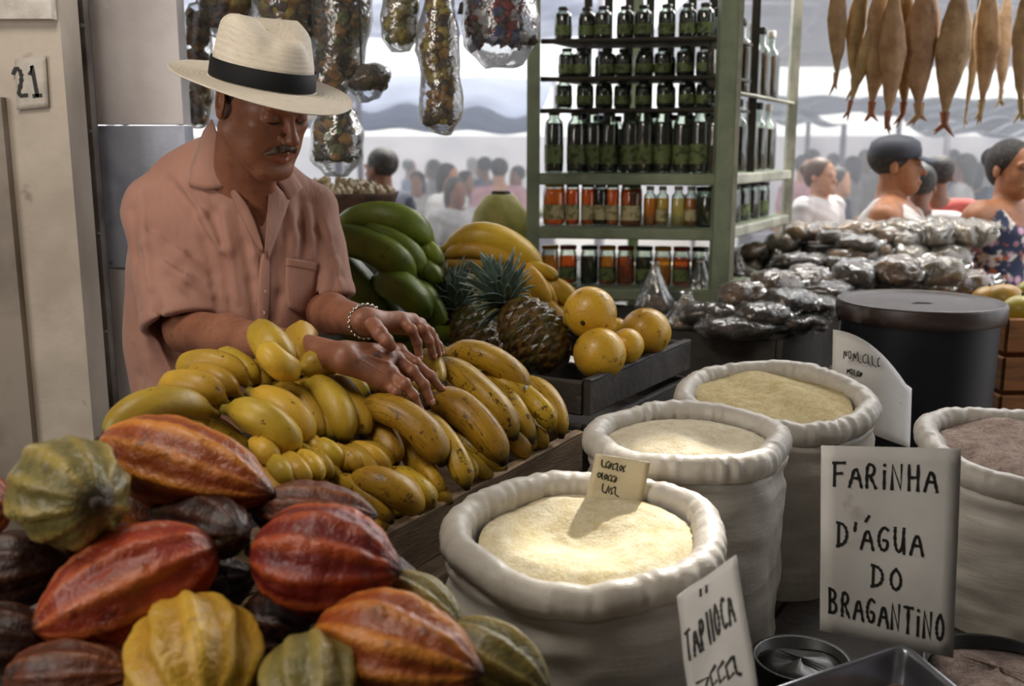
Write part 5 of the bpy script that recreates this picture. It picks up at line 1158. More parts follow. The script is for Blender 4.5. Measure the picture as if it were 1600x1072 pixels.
def packet_proto(kind, L, w, h, seed):
    """pillow of herbs inside a crinkled clear bag with a flat sealed end"""
    T = thing('herb_packet', 'x', 'packet', (0, 0, 0), 'clear packets heaped on the table')
    n, k = 20, 12
    def pil(s, top, extra):
        V = []
        for i in range(k + 1):
            ph = -math.pi / 2 + math.pi * i / k
            for j in range(n):
                a = 2 * math.pi * j / n; ca, sa = math.cos(a), math.sin(a); sq = (abs(ca) ** 4 + abs(sa) ** 4) ** -.25
                r_ = math.cos(ph) ** .6 if abs(math.cos(ph)) > 1e-6 else 0
                p = np.array([L / 2 * s * r_ * ca * sq, w / 2 * s * r_ * sa * sq, h / 2 * (1 + math.sin(ph) * top)]); p += extra * np.array(mnoise.noise_vector(Vector((p[0] * 30 + seed, p[1] * 30, p[2] * 30)))); p[2] = max(p[2], .0005); V.append(p)
        F = [(i * n + j, i * n + (j + 1) % n, (i + 1) * n + (j + 1) % n, (i + 1) * n + j) for i in range(k) for j in range(n)]; return V, F
    V, F = pil(.92, .92, .014); put('herbs', V, F, herb[kind], T, local=True)
    V, F = pil(1.03, 1.05, .016); put('clear_bag', V, F, clear, T, local=True)
    G = [[(L / 2 * .85 + u * L * .22, (v - .5) * w * (.9 - .3 * u), h * (.45 + .25 * u) + .012 * math.sin(v * 11 + u * 3 + seed)) for v in np.linspace(0, 1, 9)] for u in np.linspace(0, 1, 5)]
    V, F, U = sheet(G, .0012); put('sealed_flap', V, F, clear, T, local=True); return T
PK = [packet_proto('black', .20, .14, .055, 1), packet_proto('brown', .16, .12, .075, 2), packet_proto('tan', .15, .11, .07, 3), packet_proto('pale', .14, .11, .08, 4), packet_proto('black', .17, .12, .06, 5)]
used = set()
for (x0_, x1_, y0_, y1_, z0_, z1_) in ((.95, 1.55, 3.38, 3.72, 1.0, 1.085), (1.10, 1.56, 3.60, 3.80, 1.087, 1.165)):
    dbx = thing('display_box', 'low wooden box raising the %s packets on the table' % ('front' if z0_ < 1.05 else 'rear'), 'box', ((x0_ + x1_) / 2, (y0_ + y1_) / 2, z0_))
    for k in range(4): w_ = (y1_ - y0_) / 4; mb = MB(); mb.box(((x0_ + x1_) / 2, y0_ + w_ * (k + .5), (z0_ + z1_) / 2), (x1_ - x0_, w_ - .004, z1_ - z0_)); mb.obj('board', wood_k, dbx)
def under(loc, n, i):
    for q in range(n):
        o = copy_tree(PK[(i + q + 1) % 5]); used.add((i + q + 1) % 5); o.location = (loc[0] + rng.uniform(-.02, .02), loc[1] + rng.uniform(0, .04), loc[2] - .066 * (q + 1)); o.rotation_euler = (0, 0, rng.uniform(-3, 3)); o.scale = (.95, .95, .95)
        o['label'] = 'herb packet buried in the heap under the packets on top'; o['group'] = 'packets buried in the heap on the table'
def packy(i, px, py, rz, tx, s, label):
    d = atz(px, py, 1.03); far = 3.66 if px > 1300 else 3.90
    Y = min(d[1], far - rng.uniform(0, .12)) if d[2] else 0; loc = at(px, py, Y); loc[2] = max(loc[2], 1.004)
    o = copy_tree(PK[i]); used.add(i); o.location = tuple(loc); o.rotation_euler = (R(tx), R(rng.uniform(-6, 6)), R(rz)); o.scale = (s, s, s); o['label'] = label
    sup = 1.17 if (loc[0] > 1.08 and loc[1] > 3.58) else 1.09 if (loc[0] > .93 and loc[1] > 3.36) else 1.0
    if loc[2] < sup: loc[2] = sup + .002; o.location = tuple(loc)
    under(loc, min(2, int(round((loc[2] - sup) / .07))), i); return o
def pack(i, px, py, z, rz, tx=0, s=1.0, label=''):
    o = PK[i] if i not in used else copy_tree(PK[i]); used.add(i)
    o.location = tuple(atz(px, py, z)); o.rotation_euler = (R(tx), R(rng.uniform(-6, 6)), R(rz)); o.scale = (s, s, s); o['label'] = label; return o
# in and on the dark box
for k, (i, px, py, z, rz, tx, nm) in enumerate([(0, 1150, 528, 1.0, 10, 0, 'flat glossy packet of black herbs at the front left of the dark box'), (0, 1238, 520, 1.0, 40, 0, 'flat glossy packet of black herbs at the front corner of the dark box'), (4, 1190, 506, 1.035, 15, 6, 'black herb packet lying across the two front packets'), (0, 1270, 492, 1.03, 55, 4, 'black herb packet at the right edge of the dark box'),
        (4, 1110, 508, 1.02, -15, 3, 'black herb packet at the left edge of the dark box behind the citrus crate'), (4, 1230, 486, 1.06, 30, 8, 'black herb packet in the middle of the heap on the dark box'), (1, 1160, 482, 1.06, 5, 8, 'brown herb packet atop the left part of the dark box'), (0, 1290, 470, 1.05, 60, 0, 'long black packet touching the drum lid'), (1, 1210, 462, 1.07, 20, 8, 'brown packet behind the black packets, left of the drum'), (1, 1258, 455, 1.07, 48, 5, 'brown packet just left of the drum lid')]):
    pack(i, px, py, z, rz, tx, rng.uniform(.92, 1.05), nm)
ADJ = ['crumpled', 'puffy', 'flat', 'folded', 'tilted', 'twisted', 'small', 'wide', 'shiny', 'dull']
KN = ['black', 'brown', 'tan', 'pale', 'black']; rr = random.Random(3); cnt = 0
rowsP = [(446, 1120, 1300, 6, 1.06, 'nearest row behind the dark box'), (430, 1130, 1320, 6, 1.07, 'second row back left of the drum'), (416, 1150, 1360, 7, 1.08, 'third row back beside the shelf corner'), (404, 1180, 1400, 7, 1.09, 'fourth row back in the packet heap'), (394, 1230, 1420, 6, 1.08, 'farthest row before the crowd')]
for ri, (py, a, b, n, z, nm) in enumerate(rowsP):
    for k in range(n):
        px = a + (b - a) * k / (n - 1) + rr.uniform(-8, 8); i = rr.choice([1, 1, 2, 3, 4]) if ri else rr.choice([1, 4, 3]); 
        packy(i, px, py + rr.uniform(-5, 5), rr.uniform(-60, 80), rr.uniform(-12, 14), rr.uniform(.75, .95), '%s %s packet, %s, %s from the shelf side' % (ADJ[(k * 3 + ri) % 10], KN[i], nm, ORD[k]))
for k, (px, py) in enumerate([(1335, 440), (1375, 436), (1350, 424), (1392, 424), (1365, 412), (1330, 428)]):
    packy(2, px, py, rr.uniform(-20, 20), 4, 1.15, 'bundle of tan bark sticks behind the drum lid, %s counted from the shelf' % ORD[k])
for k, (px, py) in enumerate([(1415, 418), (1445, 412), (1475, 420), (1500, 430), (1430, 432), (1462, 434), (1490, 442), (1520, 440), (1405, 405)]):
    packy(3, px, py, rr.uniform(-60, 60), rr.uniform(0, 20), 1.1, 'pale clear bag glinting in front of the shoppers, %s toward the woman' % ORD[k])
for k, (px, py, i, rz, tx) in enumerate([(1322, 452, 1, 20, 18), (1352, 448, 2, -25, 22), (1384, 451, 1, 40, 15), (1414, 449, 3, 5, 25), (1446, 452, 2, -40, 18), (1476, 450, 3, 30, 22), (1506, 453, 1, -10, 16), (1335, 436, 4, 60, 10), (1400, 437, 1, -50, 14), (1462, 438, 3, 15, 12)]):
    pack(i, px, py + (11 if k < 7 else 6), 1.03 + (.06 if k >= 7 else 0), rz, tx, 1.1, '%s packet leaning on the display box just beyond the drum lid, %s from the rack' % (ADJ[k], ORD[k]))
# gathered clear bags standing like cones
def cone_bag(px, py, h, r, z, label, seed, dark='brown'):
    c = atz(px, py, z); T = thing('gathered_bag', label, 'bag', tuple(c), 'gathered clear bags standing behind the citrus')
    def fn(a, i, rad, zz): return rad * (1 + .10 * math.sin(7 * a + seed + zz * 30) + .06 * nz((math.cos(a) * 2, math.sin(a) * 2, zz * 20), 1, seed)), zz
    V, F, U = lathe([(0, .001), (r * .9, .002), (r, h * .12), (r * .92, h * .28), (r * .62, h * .5), (r * .36, h * .72), (r * .2, h * .88), (r * .16, h * .93), (r * .26, h * 1.0)], 34, fn=fn, closed=False); put('clear_bag', xf(V, c), F, conef, T)
    V, F, U = lathe([(0, .004), (r * .82, .006), (r * .9, h * .13), (r * .75, h * .26), (r * .3, h * .34), (0, h * .35)], 20, fn=lambda a, i, q, z_: (q * (1 + .1 * math.sin(3 * a + seed)), z_)); put('contents', xf(V, c), F, herb[dark], T)
    V, F, U = lathe([(r * .2, h * .885), (r * .24, h * .90), (r * .2, h * .915)], 12); put('tie', xf(V, c), F, M('bag_tie', '#c9c2b0', .5), T)
for k, (px, py, h, r, nm, dk) in enumerate([(962, 470, .150, .052, 'cone-shaped clear bag of brown powder left of the middle, behind the citrus', 'brown'), (1022, 490, .165, .062, 'tall cone-shaped clear bag of brown chips directly above the rightmost citrus', 'brown'), (1072, 512, .105, .070, 'low clear bag of tan chips at the corner of the dark box', 'tan'), (1092, 478, .165, .060, 'tall cone-shaped clear bag in front of the corner post', 'tan'),
        (1150, 432, .10, .045, 'small upright clear bag in the second row right of the corner post', 'brown'), (1182, 420, .11, .045, 'upright clear bag farther right of the corner post among the packets', 'pale'), (1214, 432, .10, .045, 'upright clear bag above the brown packets, midway to the drum', 'pale'), (1246, 418, .11, .045, 'upright clear bag near the rack\'s pale back post', 'brown'), (1284, 440, .09, .045, 'upright clear bag just before the drum\'s far rim', 'pale'),
        (905, 455, .125, .046, 'dim cone-shaped bag beside the yellow plantains', 'black'), (1135, 460, .09, .05, 'small twisted clear bag right of the corner post', 'pale'), (1165, 445, .10, .05, 'clear bag with an upright twist behind the brown packets', 'brown')]):
    cone_bag(px, py, h, r, 1.02 if px == 905 else 1.05 if (py < 442 and px > 1140) else 1.0, nm, k * 1.7, dk)
# ledge that carries them
lg = thing('back_ledge', 'dark plank ledge behind the citrus crate carrying the gathered bags', 'table', (.45, 2.95, 0))
for k in range(5):
    a = np.array([.33, 2.62, .998]) + U2 * 0 + V2 * (.02 + k * .12); plank('plank', a + U2 * (.0 if k else .12) + U2 * .15, a + U2 * .62, .03, .115, wood_k, lg, seed=k + 70, nseg=6)
mb = MB(); mb.box((.36, 3.0, .48), (.06, .06, .96)); mb.obj('leg', wood_k, lg)

# ================================================================== HANGING GOODS
hook_m = M('dark_string', '#3a3228', .8)
bar = thing('hanging_bar', 'dark wooden bar above the stall from which bags and fish hang', 'bar', (0, 3.0, 2.3))
V, F, U = tube([(-1.3, 2.95, 2.36), (.62, 3.05, 2.36)], .018, 10); put('pole', V, F, wood_k, bar)
V, F, U = tube([(.95, 3.5, 2.36), (2.6, 3.3, 2.36)], .018, 10); put('pole', V, F, wood_k, bar)
def chunky(name, label, cat, spine, col, chunk, seed, n=90, film_r=1.12, mats=None, group='goods hanging over the stall', bagm=None, elong=1.0, top=None):
    """hanging bag: spine = [(px,py,radius_px)...] at depth Y; chunks packed inside a clear skin"""
    Y = spine[0][3]; P = [at(a, b, Y) for a, b, r, *_ in spine]; Rr_ = [r * Y / FPX for a, b, r, *_ in spine]; rr = random.Random(seed)
    T = thing(name, label, cat, tuple(P[-1] - np.array([0, 0, Rr_[-1]])), group)
    ms = mats or [col]; mbs = [MB() for _ in ms]; cs = chunk * Y / FPX
    ico = bpy_ico
    for q in range(n):
        t = rr.random() * (len(P) - 1); i = min(int(t), len(P) - 2); c = lerp(P[i], P[i + 1], t - i); r = Rr_[i] + (Rr_[i + 1] - Rr_[i]) * (t - i)
        a = rr.uniform(0, 6.28); e = math.sqrt(rr.random()) * max(0, r - cs * .6); c = c + np.array([math.cos(a) * e, math.sin(a) * e * .8, 0]); s = cs * rr.uniform(.6, 1.2)
        V = xf(ico[0] * np.array([1, .8, elong]), (0, 0, 0), rotm(rr.uniform(0, 360), rr.uniform(0, 360) * (elong == 1) + rr.uniform(-25, 25), rr.uniform(0, 360)), s); V = np.array([v * (1 + .25 * nz(v * 60, 1, q)) for v in V]) + c
        mbs[q % len(ms)].add(V, ico[1])
    for m_, b_ in zip(ms, mbs):
        if b_.V: b_.obj('contents', m_, T, smooth=False, kind='stuff')
    n_ = 22; path = [P[0] + (P[0] - P[1]) * .25] + P + [P[-1] + nrm(P[-1] - P[-2]) * Rr_[-1] * .7]; rad = [Rr_[0] * .6] + [r * film_r for r in Rr_] + [Rr_[-1] * .55]
    # refine
    tt = np.linspace(0, len(path) - 1, 26); pp = [lerp(path[min(int(t), len(path) - 2)], path[min(int(t), len(path) - 2) + 1], t - min(int(t), len(path) - 2)) for t in tt]; ra = np.interp(tt, range(len(rad)), rad)
    V, F, U = tube(pp, ra, n_, up=(0, 1, .1)); put('clear_bag', jitter(V, .008, 22, seed), F, bagm or bagf, T)
    tp = at(top[0], top[1], Y) if top else pp[0] + np.array([0, 0, .35]); V, F, U = tube([pp[0], tp], .0025, 5); put('string', V, F, hook_m, T)
    return T
import bmesh
def _ico(sub):
    bm = bmesh.new(); bmesh.ops.create_icosphere(bm, subdivisions=sub, radius=1); V = np.array([v.co[:] for v in bm.verts]); F = [tuple(v.index for v in f.verts) for f in bm.faces]; bm.free(); return V, F
bpy_ico = _ico(1)
mY = M('dried_yellow', '#b09a34', .6, '#8a7424', 30); mB = M('dried_brown', '#5e4a2c', .7, '#3c2c1a', 30); mG = M('dried_green', '#6e7434', .6, '#4a5224', 30); mD = M('dried_dark', '#3e3222', .7, '#2a2018', 30); mO = M('dried_ochre', '#a8782c', .6, '#7e5820', 30); mP = M('dried_pale', '#b9a888', .6, '#8e7c5c', 30)
mR = M('red_bottle', '#8e2e28', .35); mBl = M('blue_bottle', '#2a3c6e', .35); mWh = M('white_bottle', '#b9b4b4', .4)
chunky('herb_bag', 'clear bag of leafy green herbs hanging left of the yellow string of chips', 'bag', [(628, -30, 24, 2.7), (626, 20, 28), (626, 62, 25)], mG, 9, 1, 120, 1.1, [mG, mY, mP])
chunky('chip_string', 'long knobbly string of yellow-brown dried chips in clear plastic', 'bag', [(684, -20, 18, 2.6), (686, 25, 24), (684, 75, 31), (688, 120, 26), (690, 165, 30), (690, 190, 28)], mY, 10, 2, 230, 1.12, [mY, mB, mO])
chunky('bottle_bag', 'clear bag of little red and blue bottles hanging by the rack\'s left post', 'bag', [(778, -30, 48, 2.75), (780, 20, 54), (784, 65, 52)], mR, 11, 3, 150, 1.08, [mR, mBl, mWh, mD, mR], elong=1.8)
chunky('root_bag', 'dark round bag of roots hanging on thin strings right of the hat', 'bag', [(566, 108, 22, 2.7), (572, 122, 37), (574, 134, 30)], mD, 9, 4, 130, 1.06, [mD, mB, mB], top=(560, -30))
chunky('herb_bag', 'long dark bag of mixed dried herbs hanging behind the hat crown', 'bag', [(532, -30, 42, 2.8), (534, 30, 44), (528, 90, 36), (510, 150, 26)], mB, 11, 5, 260, 1.06, [mB, mD, mG, mO])
chunky('herb_bag', 'plump clear bag of brown and green herbs hanging beside the vendor\'s nose', 'bag', [(530, 170, 24, 2.8), (526, 205, 36), (526, 248, 37)], mB, 10, 6, 200, 1.12, [mB, mG, mD, mO], top=(536, 60))
chunky('chip_bag', 'big golden-brown bag of dried slices above the hat', 'bag', [(440, -40, 44, 2.8), (446, 10, 46), (462, 58, 34)], mO, 12, 7, 220, 1.05, [mO, mB, mY])
chunky('chip_bag', 'golden bag of dried slices between the panel and the hat crown', 'bag', [(360, -40, 40, 2.85), (356, 0, 44), (348, 40, 30)], mO, 12, 8, 180, 1.05, [mO, mY, mB])
chunky('chip_bag', 'narrow bag of pale dried pieces hanging along the panel edge', 'bag', [(308, 20, 16, 2.85), (310, 80, 20), (312, 150, 18), (310, 190, 15)], mP, 10, 9, 130, 1.1, [mP, mO, mB], top=(308, -60))
chunky('herb_bag', 'ochre herb bag just left of the long dark bag, above the hat brim', 'bag', [(492, -30, 26, 2.9), (492, 30, 30), (500, 90, 24)], mO, 11, 14, 130, 1.05, [mO, mG, mB])
# dried fish
fm1 = M('dried_fish', '#ab8d60', .6, '#86683f', 14, col3='#b59a6c', s3=30, lo3=.6, hi3=.75, bump=.4, bs=50, var=.3); fm2 = M('fish_tail', '#9c5a2c', .6, '#6e3a1c', 20, bump=.3)
def fish(px, tip, w, Y, label, seed, tail=fm1, lean=0, length=.42):
    T0 = at(px, tip, Y); up = T0 + np.array([lean, 0, length]); T = thing('dried_fish', label, 'fish', tuple(T0), 'dried fish hanging at the upper right')
    us = np.linspace(0, 1, 22); wr = w / 2 * Y / FPX; rad = [wr * np.interp(u, [0, .10, .2, .35, .55, .75, .92, 1], [.10, .2, .42, .72, 1, .85, .5, .3]) for u in us]
    path = [lerp(T0, up, .06 + .94 * u) + np.array([.006 * math.sin(5 * u + seed), .008 * math.sin(4 * u + seed * 2), 0]) for u in us]
    V, F, U = tube(path, rad, 16, up=(0, 1, .01), flat=1, shape=lambda a, q: (1 + .10 * math.cos(6 * a + seed + 4 * q) * (1 if q > .15 else .3)) * (1 if True else 1)); c = np.array(path); V[:, 1] = Y + (V[:, 1] - Y) * .42
    put('fish_body', jitter(V, .003, 40, seed), F, fm1, T)
    mb = MB(); rr = random.Random(seed)
    for s in range(3):
        e = path[0] + np.array([rr.uniform(-1, 1) * wr * .7, rr.uniform(-.004, .004), -.02 - rr.random() * .025]); V, F, U = tube([path[2], path[0], e], [wr * .3, wr * .2, .0012], 6); mb.add(V, F)
    mb.obj('tail_fin', tail, T)
    V, F, U = tube([up, up + np.array([0, 0, 2.36 - up[2]])], .003, 5); put('string', V, F, hook_m, T)
for k, (px, tip, w, Y, t_, ln, L, nm) in enumerate([(1303, 140, 30, 3.3, fm1, .0, .36, 'slim dried fish nearest to the rack, its tip bare'), (1328, 150, 30, 3.32, fm1, .02, .36, 'slim dried fish second from the rack'), (1325, 185, 26, 3.3, fm2, .09, .38, 'dried fish splayed outward with a reddish tail at the left of the cluster'), (1362, 190, 42, 3.3, fm2, .0, .42, 'broad dried fish with red fins in the middle of the cluster'), (1385, 205, 40, 3.26, fm2, .0, .42, 'longest red-finned dried fish at the front of the cluster'),
        (1408, 190, 38, 3.34, fm2, -.01, .42, 'red-finned dried fish at the right of the cluster'), (1432, 192, 56, 3.3, fm1, .0, .42, 'wide split dried fish beside the red-finned cluster'), (1478, 207, 50, 3.28, fm2, .0, .44, 'wide dried fish with an orange tip above the capped man'), (1508, 195, 14, 3.6, fm1, .01, .38, 'thin twisted dried strip hanging behind the fish'), (1531, 188, 38, 3.35, fm1, .0, .44, 'lone dried fish right of the gap'), (1560, 165, 26, 3.9, fm1, .0, .40, 'greyish dried fish farther back at the right'), (1592, 188, 40, 3.3, fm1, .0, .44, 'dried fish cut by the right edge of the photo')]):
    fish(px, tip, w, Y, nm, k * 1.3 + 1, t_, ln, L)
# ================================================================== PEOPLE IN THE STREET
SK = [skin_mat('skin_%s' % n, a, b, c) for n, a, b, c in (('tan', '#a87250', '#93603f', '#6e4630'), ('brown', '#7d4f36', '#6a412b', '#4a2e20'), ('light', '#c08e6c', '#aa7858', '#86583c'))]
CL = {k: M('cloth_' + k, a, .8, b, 6, bump=.2, bs=12) for k, a, b in (('white', '#d6d2ce', '#bdb8b6'), ('grey', '#a8a4a4', '#8c8888'), ('navy', '#262c3e', '#1c2130'), ('coral', '#c4564a', '#a8443c'), ('blue', '#5a7196', '#465a7e'), ('yellow', '#c8a850', '#a8883c'), ('pink', '#c898a0', '#a87880'), ('olive', '#6a6c4c', '#54563c'), ('jeans', '#3c4a62', '#2e3a50'), ('khaki', '#8a7a5c', '#74664c'))}
t = NT('floral_print'); v = t.vec(); vo = t.n('ShaderNodeTexVoronoi', {'Vector': v, 'Scale': 22.}); n1 = t.noise(v, 18, 3)
c = t.mix(t.ramp(vo.outputs[0], .25, .45), lin('#c9a0b4'), lin('#2c3550')); c = t.mix(t.ramp(n1, .55, .62), c, lin('#d8cfc4')); c = t.mix(t.ramp(t.noise(v, 30, 3), .6, .66), c, lin('#b0603c'))
p = t.n('ShaderNodeBsdfPrincipled', {'Base Color': c, 'Roughness': .8}); t.t.links.new(p.outputs[0], t.out.inputs[0]); CL['floral'] = t.m
def figure(label, skinm, top, bottom, style='tee', cap=None, hair='short', h=.012, yaw=0, look=0, arms=None, hairm_=None, group=None, face=True, bulk=1.0):
    B = bulk
    """standing person, ground at z=0, facing -y; all in local metres (1.68 m tall)"""
    T = thing('person', label, 'person', (0, 0, 0), group)
    HZ = 1.555; Ry = rotm(0, 0, look)
    def P(x, y, z): return np.array([0, -.01, HZ]) + Ry @ np.array([x, y, z])
    arms = arms or [((-.19, 0, 1.36), (-.235, .02, 1.10), (-.215, -.08, .86)), ((.19, 0, 1.36), (.235, .02, 1.10), (.215, -.08, .86))]
    ext = max([abs(a[0]) for s in arms for a in s]) + .09; exy = max([abs(a[1]) for s in arms for a in s]) + .1
    gx, gy, gz = seg(-max(ext, .28), max(ext, .28), h), seg(-max(exy, .2), .2, h), seg(-.02, 1.74, h)
    c = Clay(gx, gy, gz)
    for s in (-1, 1):
        c.cap((s * .085, 0, .88), (s * .09, -.005, .48), .085, .058, .02); c.cap((s * .09, -.005, .48), (s * .095, .02, .09), .056, .038, .02); c.cap((s * .095, .03, .05), (s * .105, -.10, .035), .04, .032, .02)
    c.ell((0, 0, .95), (.155, .105, .12), k=.04); c.ell((0, 0, 1.12), (.135 * B, .09 * B, .16), k=.05); c.ell((0, -.005, 1.28), (.165 * B, .10 * B, .15), k=.05); c.cap((-.15, 0, 1.385), (.15, 0, 1.385), .05, .05, .04); c.cap((0, .02, 1.36), P(0, .02, -.05), .055, .05, .03)
    c.ell(P(0, .015, .04), (.074, .094, .082), Ry, .02); c.ell(P(0, -.03, -.025), (.06, .062, .085), Ry, .02); c.ell(P(0, -.06, -.085), (.035, .03, .03), Ry, .03)
    if face:
        c.cap(P(0, -.088, .005), P(0, -.108, -.028), .008, .012, .012); c.cap(P(-.04, -.08, .022), P(.04, -.08, .022), .009, .009, .014)
        for s in (-1, 1): c.ell(P(s * .031, -.098, .002), (.015, .010, .009), Ry, .01, 'sub'); c.ell(P(s * .075, .012, -.005), (.009, .018, .029), Ry, .006)
        c.cap(P(-.02, -.094, -.066), P(.02, -.094, -.066), .007, .007, .008); c.cap(P(-.022, -.103, -.067), P(.022, -.103, -.067), .002, .002, .004, 'sub')
    for sh, el, wr in arms:
        sh, el, wr = map(np.array, (sh, el, wr)); c.cap(sh, el, .05 * B, .04 * B, .03); c.cap(el, wr, .04 * B, .026, .02); d = nrm(wr - el); q, w_, _ = frame_from(d); c.cap(wr, wr + d * .07, .028, .032, .02)
        for k in range(4): c.cap(wr + d * .08 + q * (k - 1.5) * .018, wr + d * (.15 - abs(k - 1.2) * .008) + q * (k - 1.5) * .02 + w_ * -.012, .0085, .0075, .004)
        c.cap(wr + d * .03 + q * .02, wr + d * .08 + q * .055, .011, .009, .008)
    V, F = c.extract(); put('body', V, F, skinm, T, local=True)
    s_ = Clay(gx, gy, gz); 
    s_.ell((0, 0, .98), (.172 * B, .12 * B, .15), k=.04); s_.ell((0, 0, 1.13), (.152 * B, .106 * B, .17), k=.05); s_.ell((0, -.005, 1.28), (.178 * B, .112 * B, .15), k=.05)
    if style == 'tee':
        s_.cap((-.15, 0, 1.375), (.15, 0, 1.375), .06, .06, .04)
        for sh, el, wr in arms: sh, el = np.array(sh), np.array(el); s_.cap(sh, lerp(sh, el, .62), .066, .066, .03)
        s_.cap((0, .01, 1.38), (0, .0, 1.6), .058, .07, .01, 'sub')
    else:
        for s in (-1, 1): s_.cap((s * .095, -.02, 1.36), (s * .10, .03, 1.38), .045, .045, .03); s_.ell((s * .205, 0, 1.33), (.055, .13, .12), k=.02, op='sub')
        s_.ell((0, -.06, 1.44), (.085, .12, .12), k=.02, op='sub'); s_.ell((0, .06, 1.46), (.08, .12, .10), k=.02, op='sub')
    s_.fold(lambda X, Y, Z: .004 * np.sin(34 * X + 9 * np.sin(9 * Z) + 20 * Y) * np.sin(14 * Z + 8 * X), (-.5, -.5, .8), (.5, .5, 1.5))
    sl = s_.ax[2] < .86; s_.D[:, :, sl] = .5; V, F = s_.extract(); put('shirt' if style == 'tee' else 'sleeveless_top', V, F, top, T, local=True)
    b = Clay(seg(-.26, .26, h), seg(-.2, .2, h), seg(0, 1.0, h)); b.ell((0, 0, .93), (.166, .116, .10), k=0)
    for s in (-1, 1): b.cap((s * .085, 0, .86), (s * .09, -.005, .48), .098, .072, .02); b.cap((s * .09, -.005, .48), (s * .095, .02, .10), .070, .056, .02)
    V, F = b.extract(); put('trousers', V, F, bottom, T, local=True)
    hm = hairm_ or hairm; hc = Clay(seg(-.16, .16, h * .8), seg(-.16, .22, h * .8), seg(1.36, 1.74, h * .8))
    hc.ell(P(0, .024, .043), (.083, .098, .088), Ry, 0); hc.ell(P(0, -.105, -.01), (.2, .065, .09), Ry, .01, 'sub'); hc.ell(P(0, -.02, -.13), (.2, .2, .10), Ry, .01, 'sub')
    if hair == 'bun': hc.ell(P(0, .12, .05), (.045, .045, .045), Ry, .02); hc.ell(P(0, .075, .0), (.05, .05, .07), Ry, .03)
    if hair == 'long': hc.ell(P(0, .06, -.05), (.08, .05, .13), Ry, .03)
    V, F = hc.extract(); put('hair', V, F, hm, T, local=True)
    if cap is not None:
        V, F, U = lathe([(.089, -.005), (.092, .0), (.093, .03), (.085, .062), (.055, .085), (.012, .094), (.0, .093)], 28, 1, 1.14); V = np.array([P(*(v + np.array([0, .012, .038]))) for v in V]); put('cap', V, F, cap, T, local=True)
        G = [[P(x * .07, -.075 - u * (.085 - .03 * x * x), .045 - .022 * u - .012 * x * x) for x in np.linspace(-1, 1, 11)] for u in np.linspace(0, 1, 6)]; V, F, U = sheet(G, .004); put('cap_visor', V, F, cap, T, local=True)
    if face:
        for s in (-1, 1):
            V, F, U = tube([P(s * (.018 + .028 * u), -.0905 + .010 * u * u, .004 + .003 * math.sin(u * 3.1)) for u in np.linspace(0, 1, 5)], [.001, .0025, .003, .0025, .001], 6); put('eye', V, F, M('lash', '#120d0a', .5), T, local=True)
            V, F, U = tube([P(s * (.016 + .030 * u), -.0935 + .012 * u * u, .025 + .004 * math.sin(u * 3.1)) for u in np.linspace(0, 1, 5)], [.002, .0032, .0034, .003, .001], 6); put('eyebrow', V, F, hairm, T, local=True)
    T.rotation_euler = (0, 0, R(yaw)); return T
def stand(T, px, py_head, Y, s=None, yaw=None, label=None):
    """stand a figure on the floor so that the middle of its head meets the pixel"""
    p = at(px, py_head, Y); T.location = (p[0], p[1], 0); k = p[2] / 1.56; T.scale = (k, k, k)
    if yaw is not None: T.rotation_euler[2] = R(yaw)
    if label: T['label'] = label
    return T
akimbo = [((-.185, 0, 1.36), (-.27, .05, 1.12), (-.12, -.12, 1.02)), ((.185, 0, 1.36), (.27, .05, 1.12), (.12, -.12, 1.00))]
stand(figure('man in a dark cap and pale tank top looking to the right', SK[0], CL['white'], CL['khaki'], 'tank', M('cap_dark', '#2a2e3a', .6), h=.007, look=8, bulk=1.28, arms=[((-.21, 0, 1.35), (-.28, .06, 1.10), (-.16, -.16, .98)), ((.21, 0, 1.35), (.26, .04, 1.12), (.16, -.16, .98))]), 1398, 258, 3.95, yaw=62)
stand(figure('woman with dark tied-back hair in a floral sleeveless top at the right edge', SK[0], CL['floral'], CL['jeans'], 'tank', hair='bun', h=.007, look=-4, arms=akimbo), 1580, 264, 3.9, yaw=22)
stand(figure('dark-haired man in a navy shirt with his back half turned, left of the street', SK[1], CL['navy'], CL['jeans'], 'tee', h=.009, look=0), 596, 264, 5.3, yaw=-125)
stand(figure('woman in a white shirt with lifted grey-brown hair behind the rack', SK[2], CL['white'], CL['jeans'], 'tee', hair='bun', h=.011, hairm_=M('hair_brown', '#5a4030', .6)), 1282, 276, 5.8, yaw=40)
stand(figure('person in a coral red shirt seen from behind beside the capped man', SK[1], CL['coral'], CL['khaki'], 'tee', h=.011), 1466, 276, 5.2, yaw=170)
stand(figure('person in a loose white shirt standing just beyond the capped man', SK[1], CL['white'], CL['khaki'], 'tee', h=.012), 1438, 292, 4.7, yaw=150)
GRP = 'shoppers crowding the bright street'
base = [figure('x', SK[k % 3], CL[c1], CL[c2], 'tee', h=.018, group=GRP, face=False, hair=('short', 'long')[k % 2]) for k, (c1, c2) in enumerate([('blue', 'jeans'), ('grey', 'khaki'), ('pink', 'jeans'), ('white', 'olive'), ('yellow', 'jeans'), ('navy', 'khaki')])]
cn = ['blue', 'grey', 'pink', 'white', 'yellow', 'navy']; used2 = set(); rr = random.Random(12)
